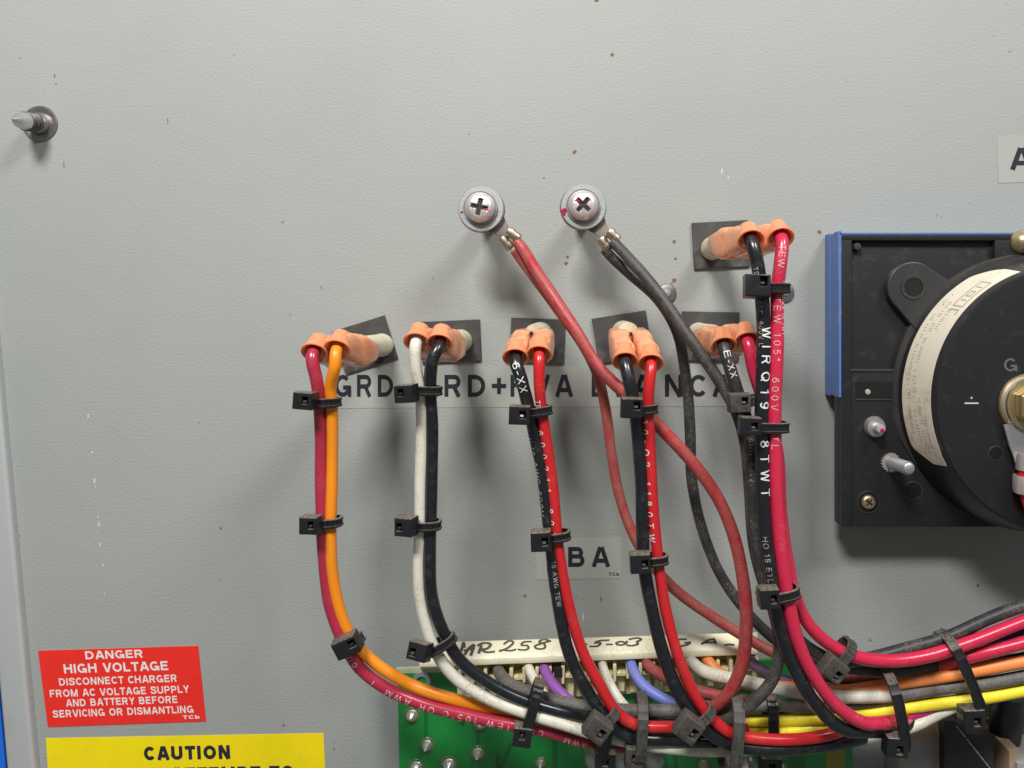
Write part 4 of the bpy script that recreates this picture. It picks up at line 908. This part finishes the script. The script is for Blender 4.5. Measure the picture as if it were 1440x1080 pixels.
# sunken brass screw
h = P(1221, 706, FD); MB().lathe([(14, FD), (14, FD+.3), (0, FD+.3)], (h[0], h[1], 0), n=28).build('screw_well', 'slot', mt)
MB().ringlathe([(13.6, FD-.2), (15.4, FD-.2), (14.8, FD+.7), (13.8, FD+.7)], (h[0], h[1], 0), n=30).build('well_rim', 'bakelitedull', mt)
s = domed_phillips(mt, (h[0], h[1], FD+.3), 9.6, 5, 40, 'brass')
# dome nut in the top strip
h = P(1437, 340, FD); MB().lathe([(15.5, FD), (15.5, FD+2), (14, FD+4), (11, FD+10), (6, FD+14), (0, FD+15)], (h[0], h[1], 0), n=28).build('dome_nut', 'brass', mt)
# tape on the side wall, upper edge
tp_ = empty('masking_tape', P(1172, 440, 20)); tag(tp_, 'blue masking tape stuck along the side and top of the meter', 'tape')
ya, yb = P(1170, 330, 10)[1], P(1170, 558, 30)[1]
xs = bx0
for k, (d0, d1, th) in enumerate(((2, 22, 4.2), (22.2, 36, 3.2), (36.2, 56, 4.0))):
    MB().box((xs-th/2-.1, (ya+yb)/2+random.uniform(-1, 1), (d0+d1)/2), (th, yb-ya-random.uniform(0, 4), d1-d0)).build('tape_layer', 'bluetape', tp_, bevel=.5, seg=1)
MB().box(((bx0+1500)/2, by0-1.6, 30), (1500-bx0+6, 2.8, 52)).build('tape_layer', 'bluetape', tp_, bevel=.5, seg=1)

# terminal stud of the meter with its lug and wire
mc = P(1436, 568, DF); mc = (mc[0]+8, mc[1])
nb = empty('meter_stud', (mc[0], mc[1], DF)); tag(nb, 'brass terminal stud with thick washers on the meter face', 'terminal stud')
MB().ringlathe([(10, DF), (36, DF), (37, DF+1.5), (36, DF+4), (10, DF+4)], (*mc, 0), n=44).build('washer', 'brass', nb)
MB().ringlathe([(10, DF+8.2), (32, DF+8.2), (33, DF+9.5), (32.5, DF+13), (10, DF+13)], (*mc, 0), n=44).build('washer', 'brass', nb)
MB().lathe([(26, DF+13), (27, DF+15), (26, DF+24), (23, DF+27), (0, DF+27)], (*mc, 0), n=6).build('nut', 'brass', nb, bevel=1.5)
MB().lathe([(12.5, DF+26), (12.5, DF+64), (11, DF+66), (0, DF+66.5)], (*mc, 0), n=28).build('threaded_end', 'brass', nb)
lg = empty('ring_terminal', (mc[0], mc[1]+40, DF+6)); tag(lg, 'silver ring lug with folded crimps on the meter stud', 'wire lug')
MB().ringlathe([(11, DF+4.1), (34, DF+4.1), (34, DF+8), (11, DF+8)], (*mc, 0), n=44).build('ring', 'bright', lg)
lx = P(1441, 640, DF+8)[0]
rings = []
for y, wd, dd in ((mc[1]+24, 25, DF+6), (mc[1]+48, 19, DF+6.5), (mc[1]+62, 15, DF+9), (mc[1]+72, 13.5, DF+12)):
    rings.append([(lx-wd, y, dd-2), (lx+wd, y, dd-2), (lx+wd, y, dd+2), (lx-wd, y, dd+2)])
MB().loft(rings).build('tongue', 'steel', lg, bevel=1)
yb0 = P(1440, 637, DF+14)[1]
MB().ringlathe([(11, 0), (13.5, 0), (14, 6), (13.5, 20), (11, 20)], (lx, yb0, DF+15), (0, 1, 0), n=26).build('crimp_barrel', 'bright', lg)
MB().ringlathe([(12.5, 0), (16.5, 0), (17.2, 3), (17.2, 17), (16.2, 21), (12.5, 21)], (lx+.5, yb0+27, DF+15), (0, 1, 0), n=26).build('crimp_band', 'bright', lg)
MB().box((lx+1, yb0+37, DF+31.5), (2.2, 21, 3)).build('crimp_seam', 'recess', lg)
a0 = (lx, yb0+12, DF+15)
wire('m1', 'insulated_wire', 'red', 11.0, [a0, (lx, yb0+30, DF+15), (lx+1, yb0+50, DF+16), (lx+6, yb0+72, DF+20), (lx+18, yb0+110, DF+24), (lx+44, yb0+160, DF+20), (lx+80, yb0+220, DF)], 'thick red wire dropping from the meter lug', raw=True)

# ---------------------------------------------------------------- parts below the loom, lower corner
gb = empty('grey_module', P(1293, 1080, 30)); tag(gb, 'grey moulded module with tan rim below the loom', 'module')
MB().prism([Q(1264, 1040, 48), Q(1318, 1037, 48), Q(1320, 1300, 48), Q(1266, 1300, 48)], 0, 48).build('module_body', 'greyblock', gb, bevel=1)
MB().prism([Q(1268, 1033, 49), Q(1316, 1030, 49), Q(1316, 1038, 49), Q(1268, 1041, 49)], 20, 51).build('rim', 'tan', gb, bevel=1)
MB().prism([Q(1316.5, 1002, 49), Q(1325, 1000, 49), Q(1327, 1300, 49), Q(1318.5, 1300, 49)], 10, 52).build('side_rim', 'tan', gb, bevel=1)
bw = empty('black_relay', P(1362, 1060, 40)); tag(bw, 'black boxy relay with scratched top under the loom', 'relay')
MB().prism([Q(1328, 1014, 66), Q(1345, 1014, 66), Q(1392, 1075, 66), Q(1410, 1300, 66), Q(1328, 1300, 66)], 0, 66).build('relay_body', 'bakelite', bw, bevel=1.5)
MB().prism([Q(1348, 1030, 60), Q(1398, 1036, 60), Q(1400, 1300, 60), Q(1380, 1300, 60)], 0, 60).build('relay_side', 'bakelitedull', bw, bevel=1.5)
MB().prism([Q(1330, 1004, 50), Q(1352, 1004, 50), Q(1360, 1013, 50), Q(1330, 1013, 50)], 10, 50).build('relay_top', 'olive', bw, bevel=1)
a, b = V3(Q(1344, 1020, 66.4)), V3(Q(1392, 1080, 66.4)); t = unit((*(b-a), 0))[:2]; n_ = V3((-t[1], t[0]))*.8
MB().prism([a+n_, b+n_, b-n_, a-n_], 65.8, 66.5).build('scratch', 'printdim', bw)
ol = empty('mounting_bracket', P(1400, 1000, 10)); tag(ol, 'olive stained metal bracket behind the relay', 'bracket')
MB().prism([Q(1392, 985, 14), Q(1560, 960, 14), Q(1560, 1300, 14), Q(1402, 1300, 14)], 0, 14).build('bracket_plate', 'olive', ol, bevel=1)
tb = empty('terminal_block', P(1430, 1060, 30)); tag(tb, 'beige terminal block with a black sleeve at the lower corner', 'terminal block')
MB().lathe([(20, 0), (20, 60), (17, 66), (17, 90), (0, 90)], (*Q(1434, 1080, 60), 20), (0, -.97, .22), n=24).build('sleeve', 'bakelite', tb)
MB().prism([Q(1419, 1056, 70), Q(1434, 1054, 70), Q(1436, 1300, 70), Q(1421, 1300, 70)], 0, 70).build('beige_end', 'tan', tb, bevel=1.5)
MB().prism([Q(1431, 1074, 76), Q(1500, 1070, 76), Q(1500, 1300, 76), Q(1433, 1300, 76)], 0, 76).build('beige_body', 'greyblock', tb, bevel=1.5)
